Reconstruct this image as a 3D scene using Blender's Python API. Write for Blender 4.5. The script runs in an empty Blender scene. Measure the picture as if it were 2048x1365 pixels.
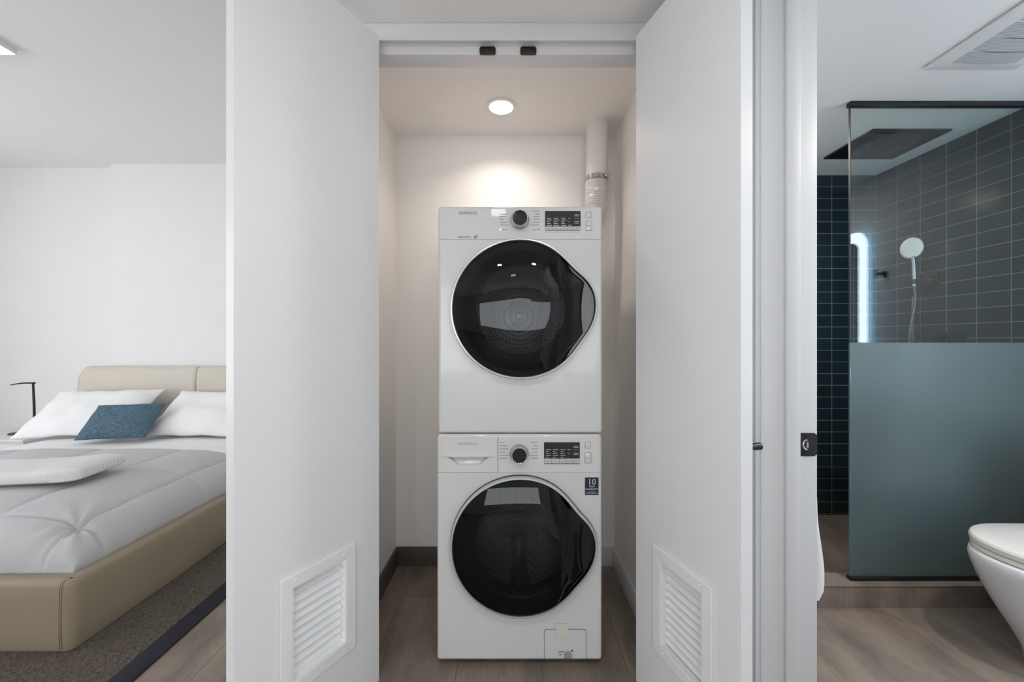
import bpy, bmesh, math
import numpy as np
from mathutils import Vector, Matrix, noise

S = bpy.context.scene
COL = S.collection
PI = math.pi

# ---------------------------------------------------------------- camera, world, lights, exposure
CAM_H = 1.185
cd = bpy.data.cameras.new('camera')
cd.sensor_width = 36.0
cd.lens = 36.0 * 800.0 / 2048.0
cd.clip_start = 0.02
cd.clip_end = 60
cam = bpy.data.objects.new('camera', cd)
cam.location = (0, 0, CAM_H)
cam.rotation_euler = (PI / 2, 0, 0)
COL.objects.link(cam)
S.camera = cam

w = bpy.data.worlds.new('world')
S.world = w
w.use_nodes = True
w.node_tree.nodes['Background'].inputs[0].default_value = (0.86, 0.93, 1.0, 1)
w.node_tree.nodes['Background'].inputs[1].default_value = 0.4

S.view_settings.view_transform = 'Standard'
S.view_settings.look = 'None'
S.view_settings.exposure = 0.98
S.view_settings.gamma = 1.0
S.view_settings.use_curve_mapping = False
cy = S.cycles
cy.max_bounces = 10
cy.diffuse_bounces = 6
cy.glossy_bounces = 5
cy.transmission_bounces = 8
cy.transparent_max_bounces = 12
cy.sample_clamp_indirect = 4.0
cy.use_denoising = True
cy.caustics_reflective = False
cy.caustics_refractive = False


def light(name, kind, loc, rot, energy, color=(1, 1, 1), sx=1.0, sy=1.0, spot=None, radius=None, spread=None):
    ld = bpy.data.lights.new(name, kind)
    ld.energy = energy
    ld.color = color
    if kind == 'AREA':
        ld.shape = 'RECTANGLE'
        ld.size = sx
        ld.size_y = sy
        if spread:
            ld.spread = spread
    if kind == 'SPOT':
        ld.spot_size = spot or 2.4
        ld.spot_blend = 0.6
    if radius is not None and kind != 'AREA':
        ld.shadow_soft_size = radius
    o = bpy.data.objects.new(name, ld)
    o.location = loc
    o.rotation_euler = rot
    COL.objects.link(o)
    return o


# daylight entering through the windows (each light fills its window opening)
light('daylight_living', 'AREA', (-0.2, -4.46, 1.40), (PI / 2, 0, 0), 42, (0.975, 0.99, 1.0), 4.7, 1.5)
light('daylight_bedroom', 'AREA', (-5.17, 0.3, 1.43), (PI / 2, 0, -PI / 2), 42, (0.97, 0.985, 1.0), 3.7, 2.3)
# recessed closet lamp
light('closet_lamp_light', 'AREA', (-0.05, 1.85, 2.258), (0, 0, 0), 0.95, (1.0, 0.92, 0.87), 0.10, 0.10, spread=2.3)
# bathroom recessed lamps, the second one added out of view to light the shower
light('bath_lamp_light', 'AREA', (1.75, 0.80, 2.262), (0, 0, 0), 7.5, (1.0, 0.94, 0.87), 0.10, 0.10)
light('bath_lamp_light', 'AREA', (1.20, 2.20, 2.262), (0, 0, 0), 4.0, (1.0, 0.90, 0.80), 0.10, 0.10)
# corridor recessed lamps and the square living-room lamp
light('corridor_lamp_light', 'AREA', (-0.36, 0.05, 2.288), (0, 0, 0), 2.0, (1.0, 0.97, 0.93), 0.08, 0.08)
light('corridor_lamp_light', 'AREA', (0.34, 0.05, 2.288), (0, 0, 0), 2.0, (1.0, 0.97, 0.93), 0.08, 0.08)

# ---------------------------------------------------------------- helpers


def srgb(r, g, b):
    def f(c):
        c /= 255.0
        return c / 12.92 if c <= 0.04045 else ((c + 0.055) / 1.055) ** 2.4
    return (f(r), f(g), f(b), 1.0)


class NT:
    """small node helper"""

    def __init__(self, name):
        self.m = bpy.data.materials.new(name)
        self.m.use_nodes = True
        self.t = self.m.node_tree
        self.t.nodes.clear()
        self.out = self.t.nodes.new('ShaderNodeOutputMaterial')

    def n(self, kind, **kw):
        nd = self.t.nodes.new(kind)
        for k, v in kw.items():
            setattr(nd, k, v)
        return nd

    def l(self, a, b):
        self.t.links.new(a, b)

    def math(self, op, a, b=None):
        nd = self.n('ShaderNodeMath', operation=op)
        for i, v in enumerate((a, b)):
            if v is None:
                continue
            if hasattr(v, 'type') and hasattr(v, 'node'):
                self.l(v, nd.inputs[i])
            else:
                nd.inputs[i].default_value = v
        return nd.outputs[0]

    def mix(self, fac, a, b):
        nd = self.n('ShaderNodeMix', data_type='RGBA')
        for sock, v in ((nd.inputs[0], fac), (nd.inputs[6], a), (nd.inputs[7], b)):
            if hasattr(v, 'type') and hasattr(v, 'node'):
                self.l(v, sock)
            else:
                sock.default_value = v
        return nd.outputs[2]

    def principled(self, **kw):
        p = self.n('ShaderNodeBsdfPrincipled')
        for k, v in kw.items():
            s = p.inputs[k.replace('_', ' ')]
            if hasattr(v, 'type') and hasattr(v, 'node'):
                self.l(v, s)
            else:
                s.default_value = v
        self.l(p.outputs[0], self.out.inputs[0])
        return p


def pm(name, col, rough=0.5, metal=0.0, spec=0.5, var=0.02, nscale=6.0, bump=0.0, bscale=200.0, coat=0.0,
       emit=None, estr=0.0, stretch=None, sheen=0.0):
    """principled with a slight procedural colour variation and optional fine bump"""
    t = NT(name)
    co = t.n('ShaderNodeTexCoord')
    src = co.outputs['Object']
    if stretch:
        mp = t.n('ShaderNodeMapping')
        mp.inputs['Scale'].default_value = stretch
        t.l(src, mp.inputs[0])
        src = mp.outputs[0]
    nz = t.n('ShaderNodeTexNoise')
    nz.inputs['Scale'].default_value = nscale
    nz.inputs['Detail'].default_value = 4
    t.l(src, nz.inputs['Vector'])
    a = tuple(max(0, c * (1 - var)) for c in col[:3]) + (1,)
    b = tuple(min(1, c * (1 + var)) for c in col[:3]) + (1,)
    colr = t.mix(nz.outputs['Fac'], a, b)
    p = t.principled(Base_Color=colr, Roughness=rough, Metallic=metal)
    p.inputs['Specular IOR Level'].default_value = spec
    p.inputs['Coat Weight'].default_value = coat
    p.inputs['Sheen Weight'].default_value = sheen
    if emit:
        p.inputs['Emission Color'].default_value = emit
        p.inputs['Emission Strength'].default_value = estr
    if bump > 0:
        n2 = t.n('ShaderNodeTexNoise')
        n2.inputs['Scale'].default_value = bscale
        n2.inputs['Detail'].default_value = 3
        t.l(src, n2.inputs['Vector'])
        bp = t.n('ShaderNodeBump')
        bp.inputs['Strength'].default_value = bump
        bp.inputs['Distance'].default_value = 0.002
        t.l(n2.outputs['Fac'], bp.inputs['Height'])
        t.l(bp.outputs[0], p.inputs['Normal'])
    return t.m


def floor_material(curb=False):
    t = NT('taupe_curb_tile' if curb else 'taupe_floor_tile')
    g = t.n('ShaderNodeNewGeometry')
    sp = t.n('ShaderNodeSeparateXYZ')
    t.l(g.outputs['Position'], sp.inputs[0])
    cx = t.n('ShaderNodeCombineXYZ')
    if curb:
        t.l(t.math('ADD', sp.outputs[0], 12.0 - 1.955), cx.inputs[0])
        cx.inputs[1].default_value = 0.16
    else:
        t.l(t.math('ADD', sp.outputs[1], 20.35), cx.inputs[0])
        t.l(t.math('ADD', sp.outputs[0], 0.3075 * 40 - 0.108), cx.inputs[1])
    br = t.n('ShaderNodeTexBrick')
    br.offset = 0.5
    br.inputs['Scale'].default_value = 1.0
    br.inputs['Brick Width'].default_value = 1.2
    br.inputs['Row Height'].default_value = 0.3075
    br.inputs['Mortar Size'].default_value = 0.0016
    br.inputs['Mortar Smooth'].default_value = 0.1
    br.inputs['Color1'].default_value = (0.42, 0.42, 0.42, 1)
    br.inputs['Color2'].default_value = (0.58, 0.58, 0.58, 1)
    br.inputs['Mortar'].default_value = (0.5, 0.5, 0.5, 1)
    t.l(cx.outputs[0], br.inputs['Vector'])
    mp = t.n('ShaderNodeMapping')
    mp.inputs['Scale'].default_value = (2.6, 0.9, 1)
    t.l(g.outputs['Position'], mp.inputs[0])
    n1 = t.n('ShaderNodeTexNoise')
    n1.inputs['Scale'].default_value = 3.0
    n1.inputs['Detail'].default_value = 9
    n1.inputs['Roughness'].default_value = 0.65
    t.l(mp.outputs[0], n1.inputs['Vector'])
    mp2 = t.n('ShaderNodeMapping')
    mp2.inputs['Scale'].default_value = (60, 14, 1)
    t.l(g.outputs['Position'], mp2.inputs[0])
    n2 = t.n('ShaderNodeTexNoise')
    n2.inputs['Scale'].default_value = 2.0
    n2.inputs['Detail'].default_value = 5
    t.l(mp2.outputs[0], n2.inputs['Vector'])
    rr = t.n('ShaderNodeValToRGB')
    rr.color_ramp.elements[0].position = 0.3
    rr.color_ramp.elements[0].color = srgb(107, 97, 89)
    rr.color_ramp.elements[1].position = 0.72
    rr.color_ramp.elements[1].color = srgb(152, 139, 127)
    t.l(n1.outputs['Fac'], rr.inputs[0])
    c1 = t.mix(n2.outputs['Fac'], (0.78, 0.78, 0.78, 1), (1.22, 1.22, 1.22, 1))
    mul = t.n('ShaderNodeMix', data_type='RGBA', blend_type='MULTIPLY')
    mul.inputs[0].default_value = 1.0
    t.l(rr.outputs[0], mul.inputs[6])
    t.l(c1, mul.inputs[7])
    mul2 = t.n('ShaderNodeMix', data_type='RGBA', blend_type='MULTIPLY')
    mul2.inputs[0].default_value = 0.35
    t.l(mul.outputs[2], mul2.inputs[6])
    sc = t.mix(0.0, br.outputs['Color'], br.outputs['Color'])
    vm = t.n('ShaderNodeVectorMath', operation='SCALE')
    t.l(br.outputs['Color'], vm.inputs[0])
    vm.inputs['Scale'].default_value = 2.0
    t.l(vm.outputs[0], mul2.inputs[7])
    fin = t.mix(br.outputs['Fac'], mul2.outputs[2], srgb(100, 90, 81))
    p = t.principled(Base_Color=fin, Roughness=0.42)
    p.inputs['Specular IOR Level'].default_value = 0.35
    bp = t.n('ShaderNodeBump')
    bp.inputs['Strength'].default_value = 0.25
    bp.inputs['Distance'].default_value = 0.002
    t.l(n2.outputs['Fac'], bp.inputs['Height'])
    t.l(bp.outputs[0], p.inputs['Normal'])
    return t.m


def wall_tile_material(name, axis, org, zc=2.272, wdt=0.1445):
    """dark blue glossy stacked wall tiles; axis 0 for a wall along x, 1 for a wall along y"""
    t = NT(name)
    g = t.n('ShaderNodeNewGeometry')
    sp = t.n('ShaderNodeSeparateXYZ')
    t.l(g.outputs['Position'], sp.inputs[0])
    cx = t.n('ShaderNodeCombineXYZ')
    t.l(t.math('ADD', sp.outputs[axis], wdt * 40 - org), cx.inputs[0])
    t.l(t.math('ADD', sp.outputs[2], 0.0765 * 60 - zc), cx.inputs[1])
    br = t.n('ShaderNodeTexBrick')
    br.offset = 0.0
    br.squash = 1.0
    br.inputs['Scale'].default_value = 1.0
    br.inputs['Brick Width'].default_value = wdt
    br.inputs['Row Height'].default_value = 0.0765
    br.inputs['Mortar Size'].default_value = 0.0018
    br.inputs['Mortar Smooth'].default_value = 0.2
    br.inputs['Color1'].default_value = srgb(28, 42, 49)
    br.inputs['Color2'].default_value = srgb(35, 50, 57)
    br.inputs['Mortar'].default_value = srgb(120, 128, 128)
    t.l(cx.outputs[0], br.inputs['Vector'])
    n1 = t.n('ShaderNodeTexNoise')
    n1.inputs['Scale'].default_value = 5.0
    t.l(g.outputs['Position'], n1.inputs['Vector'])
    p = t.principled(Base_Color=br.outputs['Color'], Roughness=0.16)
    p.inputs['Specular IOR Level'].default_value = 0.5
    inv = t.math('SUBTRACT', 1.0, br.outputs['Fac'])
    h = t.math('ADD', t.math('MULTIPLY', n1.outputs['Fac'], 0.15), inv)
    bp = t.n('ShaderNodeBump')
    bp.inputs['Strength'].default_value = 0.5
    bp.inputs['Distance'].default_value = 0.0012
    t.l(h, bp.inputs['Height'])
    t.l(bp.outputs[0], p.inputs['Normal'])
    return t.m


def thin_glass(name, tint, rough=0.0, ior=1.5, boost=1.0):
    t = NT(name)
    tr = t.n('ShaderNodeBsdfTransparent')
    tr.inputs[0].default_value = tint
    gl = t.n('ShaderNodeBsdfGlossy')
    gl.inputs['Roughness'].default_value = rough
    gl.inputs['Color'].default_value = (0.95, 0.98, 1, 1)
    g = t.n('ShaderNodeNewGeometry')
    dt = t.n('ShaderNodeVectorMath', operation='DOT_PRODUCT')
    t.l(g.outputs['Incoming'], dt.inputs[0])
    t.l(g.outputs['Normal'], dt.inputs[1])
    c = t.math('ABSOLUTE', dt.outputs['Value'])
    f0 = ((ior - 1) / (ior + 1)) ** 2
    k = t.math('POWER', t.math('SUBTRACT', 1.0, c), 5.0)
    f = t.math('MULTIPLY', t.math('ADD', t.math('MULTIPLY', k, 1 - f0), f0), boost)
    mx = t.n('ShaderNodeMixShader')
    t.l(f, mx.inputs[0])
    t.l(tr.outputs[0], mx.inputs[1])
    t.l(gl.outputs[0], mx.inputs[2])
    t.l(mx.outputs[0], t.out.inputs[0])
    return t.m


def frosted_material():
    t = NT('frosted_film_glass')
    nz = t.n('ShaderNodeTexNoise')
    nz.inputs['Scale'].default_value = 300
    tl = t.n('ShaderNodeBsdfTranslucent')
    tl.inputs[0].default_value = (0.60, 0.74, 0.70, 1)
    df = t.n('ShaderNodeBsdfDiffuse')
    t.l(t.mix(nz.outputs['Fac'], (0.165, 0.225, 0.24, 1), (0.19, 0.25, 0.265, 1)), df.inputs[0])
    tr = t.n('ShaderNodeBsdfRefraction')
    tr.inputs['Roughness'].default_value = 0.55
    tr.inputs['IOR'].default_value = 1.02
    tr.inputs[0].default_value = (0.8, 0.9, 0.9, 1)
    gl = t.n('ShaderNodeBsdfGlossy')
    gl.inputs['Roughness'].default_value = 0.38
    fr = t.n('ShaderNodeFresnel')
    fr.inputs[0].default_value = 1.45
    m1 = t.n('ShaderNodeMixShader')
    m1.inputs[0].default_value = 0.45
    t.l(tl.outputs[0], m1.inputs[1])
    t.l(tr.outputs[0], m1.inputs[2])
    m2 = t.n('ShaderNodeMixShader')
    m2.inputs[0].default_value = 0.38
    t.l(m1.outputs[0], m2.inputs[1])
    t.l(df.outputs[0], m2.inputs[2])
    m3 = t.n('ShaderNodeMixShader')
    t.l(fr.outputs[0], m3.inputs[0])
    t.l(m2.outputs[0], m3.inputs[1])
    t.l(gl.outputs[0], m3.inputs[2])
    t.l(m3.outputs[0], t.out.inputs[0])
    return t.m


def dots_material(name, base, dark, nu, nv, r=0.28, metal=1.0, rough=0.3):
    """metal with rows of small holes, laid out on the mesh UVs"""
    t = NT(name)
    uv = t.n('ShaderNodeTexCoord')
    sp = t.n('ShaderNodeSeparateXYZ')
    t.l(uv.outputs['UV'], sp.inputs[0])
    v = t.math('MULTIPLY', sp.outputs[1], nv)
    row = t.math('FLOOR', v)
    par = t.math('MULTIPLY', t.math('MODULO', row, 2.0), 0.5)
    u = t.math('ADD', t.math('MULTIPLY', sp.outputs[0], nu), par)
    fu = t.math('SUBTRACT', t.math('FRACT', u), 0.5)
    fv = t.math('SUBTRACT', t.math('FRACT', v), 0.5)
    d = t.math('SQRT', t.math('ADD', t.math('MULTIPLY', fu, fu), t.math('MULTIPLY', fv, fv)))
    m = t.math('LESS_THAN', d, r)
    c = t.mix(m, base, dark)
    p = t.principled(Base_Color=c, Roughness=rough, Metallic=metal)
    bp = t.n('ShaderNodeBump')
    bp.inputs['Strength'].default_value = 0.6
    bp.inputs['Distance'].default_value = 0.003
    t.l(t.math('SUBTRACT', 1.0, m), bp.inputs['Height'])
    t.l(bp.outputs[0], p.inputs['Normal'])
    return t.m


def emis(name, col, s):
    t = NT(name)
    e = t.n('ShaderNodeEmission')
    e.inputs[0].default_value = col
    e.inputs[1].default_value = s
    t.l(e.outputs[0], t.out.inputs[0])
    return t.m


def woven_material(name, c1, c2, sx, sy, rough=0.9, bump=0.4, axis_pos=True, contrast=1.0):
    t = NT(name)
    co = t.n('ShaderNodeTexCoord')
    mp = t.n('ShaderNodeMapping')
    mp.inputs['Scale'].default_value = (sx, sy, sy)
    t.l(co.outputs['Object'], mp.inputs[0])
    n = t.n('ShaderNodeTexNoise')
    n.inputs['Scale'].default_value = 1.0
    n.inputs['Detail'].default_value = 6
    n.inputs['Roughness'].default_value = 0.75
    t.l(mp.outputs[0], n.inputs['Vector'])
    r = t.n('ShaderNodeValToRGB')
    r.color_ramp.elements[0].position = 0.5 - 0.16 / contrast
    r.color_ramp.elements[1].position = 0.5 + 0.16 / contrast
    r.color_ramp.elements[0].color = c1
    r.color_ramp.elements[1].color = c2
    t.l(n.outputs['Fac'], r.inputs[0])
    p = t.principled(Base_Color=r.outputs[0], Roughness=rough)
    p.inputs['Specular IOR Level'].default_value = 0.2
    bp = t.n('ShaderNodeBump')
    bp.inputs['Strength'].default_value = bump
    bp.inputs['Distance'].default_value = 0.004
    t.l(n.outputs['Fac'], bp.inputs['Height'])
    t.l(bp.outputs[0], p.inputs['Normal'])
    return t.m


def waffle_material():
    t = NT('white_waffle_cotton')
    co = t.n('ShaderNodeTexCoord')
    wv = t.n('ShaderNodeTexWave')
    wv.inputs['Scale'].default_value = 45
    wv.inputs['Distortion'].default_value = 0.3
    mp = t.n('ShaderNodeMapping')
    mp.inputs['Rotation'].default_value = (0, 0, 0.16)
    t.l(co.outputs['Object'], mp.inputs[0])
    t.l(mp.outputs[0], wv.inputs['Vector'])
    c = t.mix(wv.outputs['Fac'], srgb(214, 214, 214), srgb(230, 230, 230))
    p = t.principled(Base_Color=c, Roughness=0.95)
    bp = t.n('ShaderNodeBump')
    bp.inputs['Strength'].default_value = 0.35
    bp.inputs['Distance'].default_value = 0.004
    t.l(wv.outputs['Fac'], bp.inputs['Height'])
    t.l(bp.outputs[0], p.inputs['Normal'])
    return t.m


M = {}
M['wall'] = pm('white_wall_paint', srgb(234, 234, 234), 0.75, spec=0.2, bump=0.05, bscale=120)
M['closet'] = pm('warm_closet_paint', srgb(241, 237, 233), 0.75, spec=0.2, bump=0.05, bscale=120)
M['ceil'] = pm('ceiling_paint', srgb(243, 243, 243), 0.85, spec=0.15)
M['trim'] = pm('white_satin_trim', srgb(215, 216, 218), 0.42, spec=0.4)
M['leaf'] = pm('white_satin_door_paint', srgb(226, 227, 229), 0.38, spec=0.4)
M['vent'] = pm('white_vent_plastic', srgb(232, 233, 234), 0.35)
M['floor'] = floor_material()
M['base_dark'] = pm('taupe_tile_skirting', srgb(92, 80, 75), 0.5, var=0.06)
M['tile_back'] = wall_tile_material('blue_tile_back', 0, 2.384)
M['tile_right'] = wall_tile_material('blue_tile_right', 1, 2.62, wdt=0.142)
M['tile_curb'] = floor_material(True)
M['black'] = pm('matte_black_metal', srgb(22, 22, 23), 0.35, 0.0)
M['blackgloss'] = pm('black_plastic', srgb(14, 14, 15), 0.12)
M['chrome'] = pm('chrome', srgb(205, 205, 208), 0.08, 1.0)
M['satin_chrome'] = pm('satin_chrome', srgb(190, 192, 195), 0.22, 1.0)
M['enamel'] = pm('white_enamel', srgb(211, 213, 214), 0.20, spec=0.5, coat=0.3)
M['panel'] = pm('white_panel_plastic', srgb(213, 214, 214), 0.035, spec=0.5, coat=0.3)
M['seam'] = pm('grey_seam', srgb(120, 120, 122), 0.6)
M['print_grey'] = pm('grey_print', srgb(120, 122, 124), 0.5)
M['print_light'] = pm('silver_print', srgb(160, 162, 164), 0.4)
M['print_dark'] = pm('dark_print', srgb(52, 52, 54), 0.5)
M['print_white'] = pm('white_print', srgb(205, 205, 208), 0.5)
M['display'] = pm('black_display_glass', srgb(18, 15, 13), 0.05, spec=0.7)
M['button_strip'] = pm('silver_button_strip', srgb(196, 196, 196), 0.3)
M['orange'] = emis('orange_indicator', (1.0, 0.35, 0.12, 1), 1.4)
M['navy'] = pm('navy_sticker', srgb(28, 36, 58), 0.35)
M['glass_dark'] = thin_glass('smoked_door_glass', (0.19, 0.19, 0.20, 1), 0.0, 1.5, 0.75)
M['rim'] = pm('silver_painted_rim', srgb(205, 207, 210), 0.25, 0.55)
M['drum'] = dots_material('perforated_drum_steel', (0.55, 0.55, 0.56, 1), (0.02, 0.02, 0.02, 1), 60, 14, 0.24, 1.0, 0.34)
M['drum_back'] = dots_material('drum_back_steel', (0.5, 0.5, 0.5, 1), (0.02, 0.02, 0.02, 1), 48, 11, 0.22, 1.0, 0.3)
M['rubber'] = pm('grey_rubber_gasket', srgb(42, 43, 45), 0.5)
M['pvc'] = pm('white_painted_duct', srgb(226, 222, 218), 0.5)
M['foil'] = pm('aluminium_foil_duct', srgb(226, 224, 221), 0.32, 0.5)
M['lamp_on'] = emis('warm_lamp_diffuser', (1.0, 0.93, 0.84, 1), 4.0)
M['panel_on'] = emis('white_lamp_diffuser', (1.0, 0.99, 0.97, 1), 4.0)
M['cool_on'] = emis('cool_light_band', (0.72, 0.86, 1.0, 1), 9.0)
M['cool_back'] = emis('cool_backlight', (0.42, 0.72, 1.0, 1), 55.0)
M['mirror'] = pm('mirror', (0.9, 0.92, 0.92, 1), 0.02, 1.0, var=0.0)
M['glass_clear'] = thin_glass('clear_shower_glass', (0.93, 0.97, 0.96, 1), 0.0, 1.52, 0.9)
M['glass_edge'] = pm('green_glass_edge', srgb(92, 122, 120), 0.15)
M['frost'] = frosted_material()
M['porcelain'] = pm('white_porcelain', srgb(222, 224, 228), 0.1, coat=0.5)
M['seat'] = pm('white_toilet_seat', srgb(226, 224, 220), 0.16)
M['beige'] = pm('beige_leather', srgb(147, 136, 117), 0.55, spec=0.35, var=0.03, bump=0.12, bscale=260)
M['headb'] = pm('pale_beige_leather', srgb(206, 199, 188), 0.55, spec=0.35, var=0.03, bump=0.1, bscale=260)
M['duvet'] = pm('grey_white_cotton', srgb(190, 190, 193), 0.9, spec=0.15, bump=0.15, bscale=90, sheen=0.1)
M['sheet'] = pm('white_cotton', srgb(234, 234, 235), 0.9, spec=0.15, bump=0.15, bscale=90)
M['waffle'] = waffle_material()
M['blue'] = woven_material('blue_woven_cushion', srgb(40, 60, 76), srgb(108, 134, 150), 40, 260, contrast=1.1)
M['rug'] = woven_material('brown_grey_woven_rug', srgb(30, 26, 24), srgb(124, 114, 105), 420, 90, contrast=1.2)
M['rugedge'] = pm('navy_rug_binding', srgb(30, 30, 42), 0.9, var=0.3, nscale=200, bump=0.4)
M['nozzle'] = pm('grey_nozzle', srgb(110, 110, 112), 0.5)
M['tape'] = pm('yellowed_tape', srgb(212, 212, 204), 0.4)
M['towel'] = pm('white_terry', srgb(232, 232, 234), 0.98, bump=0.7, bscale=500)
M['grille'] = dots_material('perforated_white_grille', srgb(214, 216, 217), srgb(120, 122, 124), 60, 60, 0.3, 0.0, 0.5)
M['winframe'] = pm('grey_window_frame', srgb(70, 72, 75), 0.4)


# ---- mesh builders
def box(bm, x0, x1, y0, y1, z0, z1, bev=0.0, seg=2, mat=0):
    b = bmesh.new()
    vs = [b.verts.new(p) for p in ((x0, y0, z0), (x1, y0, z0), (x1, y1, z0), (x0, y1, z0),
                                   (x0, y0, z1), (x1, y0, z1), (x1, y1, z1), (x0, y1, z1))]
    for f in ((3, 2, 1, 0), (4, 5, 6, 7), (0, 1, 5, 4), (1, 2, 6, 5), (2, 3, 7, 6), (3, 0, 4, 7)):
        b.faces.new([vs[i] for i in f])
    if bev > 0:
        bmesh.ops.bevel(b, geom=list(b.edges), offset=bev, segments=seg, profile=0.5, affect='EDGES')
    merge(bm, b, mat)


def merge(bm, b, mat=0):
    b.verts.index_update()
    mp = {v.index: bm.verts.new(v.co) for v in b.verts}
    for f in b.faces:
        try:
            nf = bm.faces.new([mp[v.index] for v in f.verts])
            nf.material_index = mat
        except ValueError:
            pass
    b.free()


def tube(bm, pts, r, n=14, caps=True, closed=False):
    pts = [Vector(p) for p in pts]
    m = len(pts)
    rings = []
    up = None
    for i, p in enumerate(pts):
        if closed:
            d = pts[(i + 1) % m] - pts[i - 1]
        else:
            d = pts[min(i + 1, m - 1)] - pts[max(i - 1, 0)]
        d.normalize()
        if up is None:
            up = Vector((0, 0, 1)) if abs(d.z) < 0.9 else Vector((0, 1, 0))
        a = d.cross(up)
        if a.length < 1e-5:
            a = d.cross(Vector((1, 0, 0)))
        a.normalize()
        c = a.cross(d).normalized()
        up = c
        rr = r[i] if isinstance(r, (list, tuple)) else r
        rings.append([bm.verts.new(p + a * math.cos(2 * PI * k / n) * rr + c * math.sin(2 * PI * k / n) * rr) for k in range(n)])
    rng = range(m if closed else m - 1)
    for i in rng:
        A, B = rings[i], rings[(i + 1) % m]
        for k in range(n):
            bm.faces.new((A[k], A[(k + 1) % n], B[(k + 1) % n], B[k]))
    if caps and not closed:
        bm.faces.new(rings[0][::-1])
        bm.faces.new(rings[-1])


def lathe(bm, prof, origin, axis='z', n=48, cap0=True, cap1=True, uv=False):
    """prof: list of (radius, height); axis 'z' up, 'y' towards -y (towards the viewer), 'x' towards -x"""
    o = Vector(origin)
    rings = []
    for r, h in prof:
        ring = []
        for k in range(n):
            a = 2 * PI * k / n
            if axis == 'z':
                p = Vector((r * math.cos(a), r * math.sin(a), h))
            elif axis == 'y':
                p = Vector((r * math.cos(a), -h, r * math.sin(a)))
            else:
                p = Vector((-h, r * math.cos(a), r * math.sin(a)))
            ring.append(bm.verts.new(o + p))
        rings.append(ring)
    lay = bm.loops.layers.uv.verify() if uv else None
    m = len(rings)
    for i in range(m - 1):
        for k in range(n):
            f = bm.faces.new((rings[i][k], rings[i][(k + 1) % n], rings[i + 1][(k + 1) % n], rings[i + 1][k]))
            if uv:
                us = (k / n, (k + 1) / n, (k + 1) / n, k / n)
                vs = (i / (m - 1), i / (m - 1), (i + 1) / (m - 1), (i + 1) / (m - 1))
                for lp, a, b in zip(f.loops, us, vs):
                    lp[lay].uv = (a, b)
    if cap0:
        bm.faces.new(rings[0][::-1])
    if cap1:
        bm.faces.new(rings[-1])


def rrect(x0, x1, z0, z1, r, n=6):
    """rounded rectangle outline, counter-clockwise"""
    pts = []
    for cx, cz, a0 in ((x1 - r, z1 - r, 0), (x0 + r, z1 - r, 90), (x0 + r, z0 + r, 180), (x1 - r, z0 + r, 270)):
        for k in range(n + 1):
            a = math.radians(a0 + 90 * k / n)
            pts.append((cx + r * math.cos(a), cz + r * math.sin(a)))
    return pts


def plate(bm, outline, y0, y1, plane='xz', bev=0.0):
    """prism of an outline; plane xz -> thickness y0..y1; plane yz -> thickness in x; plane xy -> in z"""
    def P(a, b, t):
        return {'xz': (a, t, b), 'yz': (t, a, b), 'xy': (a, b, t)}[plane]
    b = bmesh.new()
    A = [b.verts.new(P(a, c, y0)) for a, c in outline]
    B = [b.verts.new(P(a, c, y1)) for a, c in outline]
    n = len(A)
    fa = b.faces.new(A)
    b.faces.new(B[::-1])
    for k in range(n):
        b.faces.new((A[k], B[k], B[(k + 1) % n], A[(k + 1) % n]))
    if bev > 0:
        bmesh.ops.bevel(b, geom=list(fa.edges), offset=bev, segments=2, profile=0.5, affect='EDGES')
    merge(bm, b)


def loft(bm, rings, closed=True, cap0=True, cap1=True):
    R = [[bm.verts.new(p) for p in ring] for ring in rings]
    n = len(R[0])
    for i in range(len(R) - 1):
        for k in range(n if closed else n - 1):
            bm.faces.new((R[i][k], R[i][(k + 1) % n], R[i + 1][(k + 1) % n], R[i + 1][k]))
    if cap0:
        bm.faces.new(R[0][::-1])
    if cap1:
        bm.faces.new(R[-1])


def NB():
    return bmesh.new()


def wloc(o):
    v = Vector((0, 0, 0))
    while o is not None:
        v += o.location
        o = o.parent
    return v


def thing(name, label, cat, loc=(0, 0, 0), group=None):
    o = bpy.data.objects.new(name, None)
    o.empty_display_size = 0.05
    o.location = loc
    COL.objects.link(o)
    o['label'] = label
    o['category'] = cat
    if group:
        o['group'] = group
    return o


def obj(name, bm, mat, parent=None, loc=None, smooth=35, label=None, matrix=None, recalc=True, flat_front=False):
    """links a mesh given in world coordinates as one object"""
    if matrix is not None:
        bm.transform(matrix)
    if recalc:
        bmesh.ops.recalc_face_normals(bm, faces=list(bm.faces))
    off = Vector(loc) if loc is not None else Vector((0, 0, 0))
    base = off + (wloc(parent) if parent else Vector((0, 0, 0)))
    bm.transform(Matrix.Translation(-base))
    me = bpy.data.meshes.new(name)
    bm.to_mesh(me)
    bm.free()
    for m in (mat if isinstance(mat, (list, tuple)) else [mat]):
        me.materials.append(m)
    if smooth:
        me.shade_smooth()
        me.set_sharp_from_angle(angle=math.radians(smooth))
        if flat_front:
            at = me.attributes.get('sharp_edge') or me.attributes.new('sharp_edge', 'BOOLEAN', 'EDGE')
            fl_ = set()
            for p in me.polygons:
                if abs(p.normal.y) > 0.9995 and p.area > 1e-6:
                    for li in p.loop_indices:
                        fl_.add(me.loops[li].edge_index)
            for e in fl_:
                at.data[e].value = True
    o = bpy.data.objects.new(name, me)
    o.location = off
    COL.objects.link(o)
    if parent:
        o.parent = parent
    if label:
        o['label'] = label
    return o


def struct(name, bm, mat, parent=None, label=None, smooth=35):
    o = obj(name, bm, mat, parent, smooth=smooth)
    if parent is None:
        o['kind'] = 'structure'
    if label:
        o['label'] = label
    return o


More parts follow.
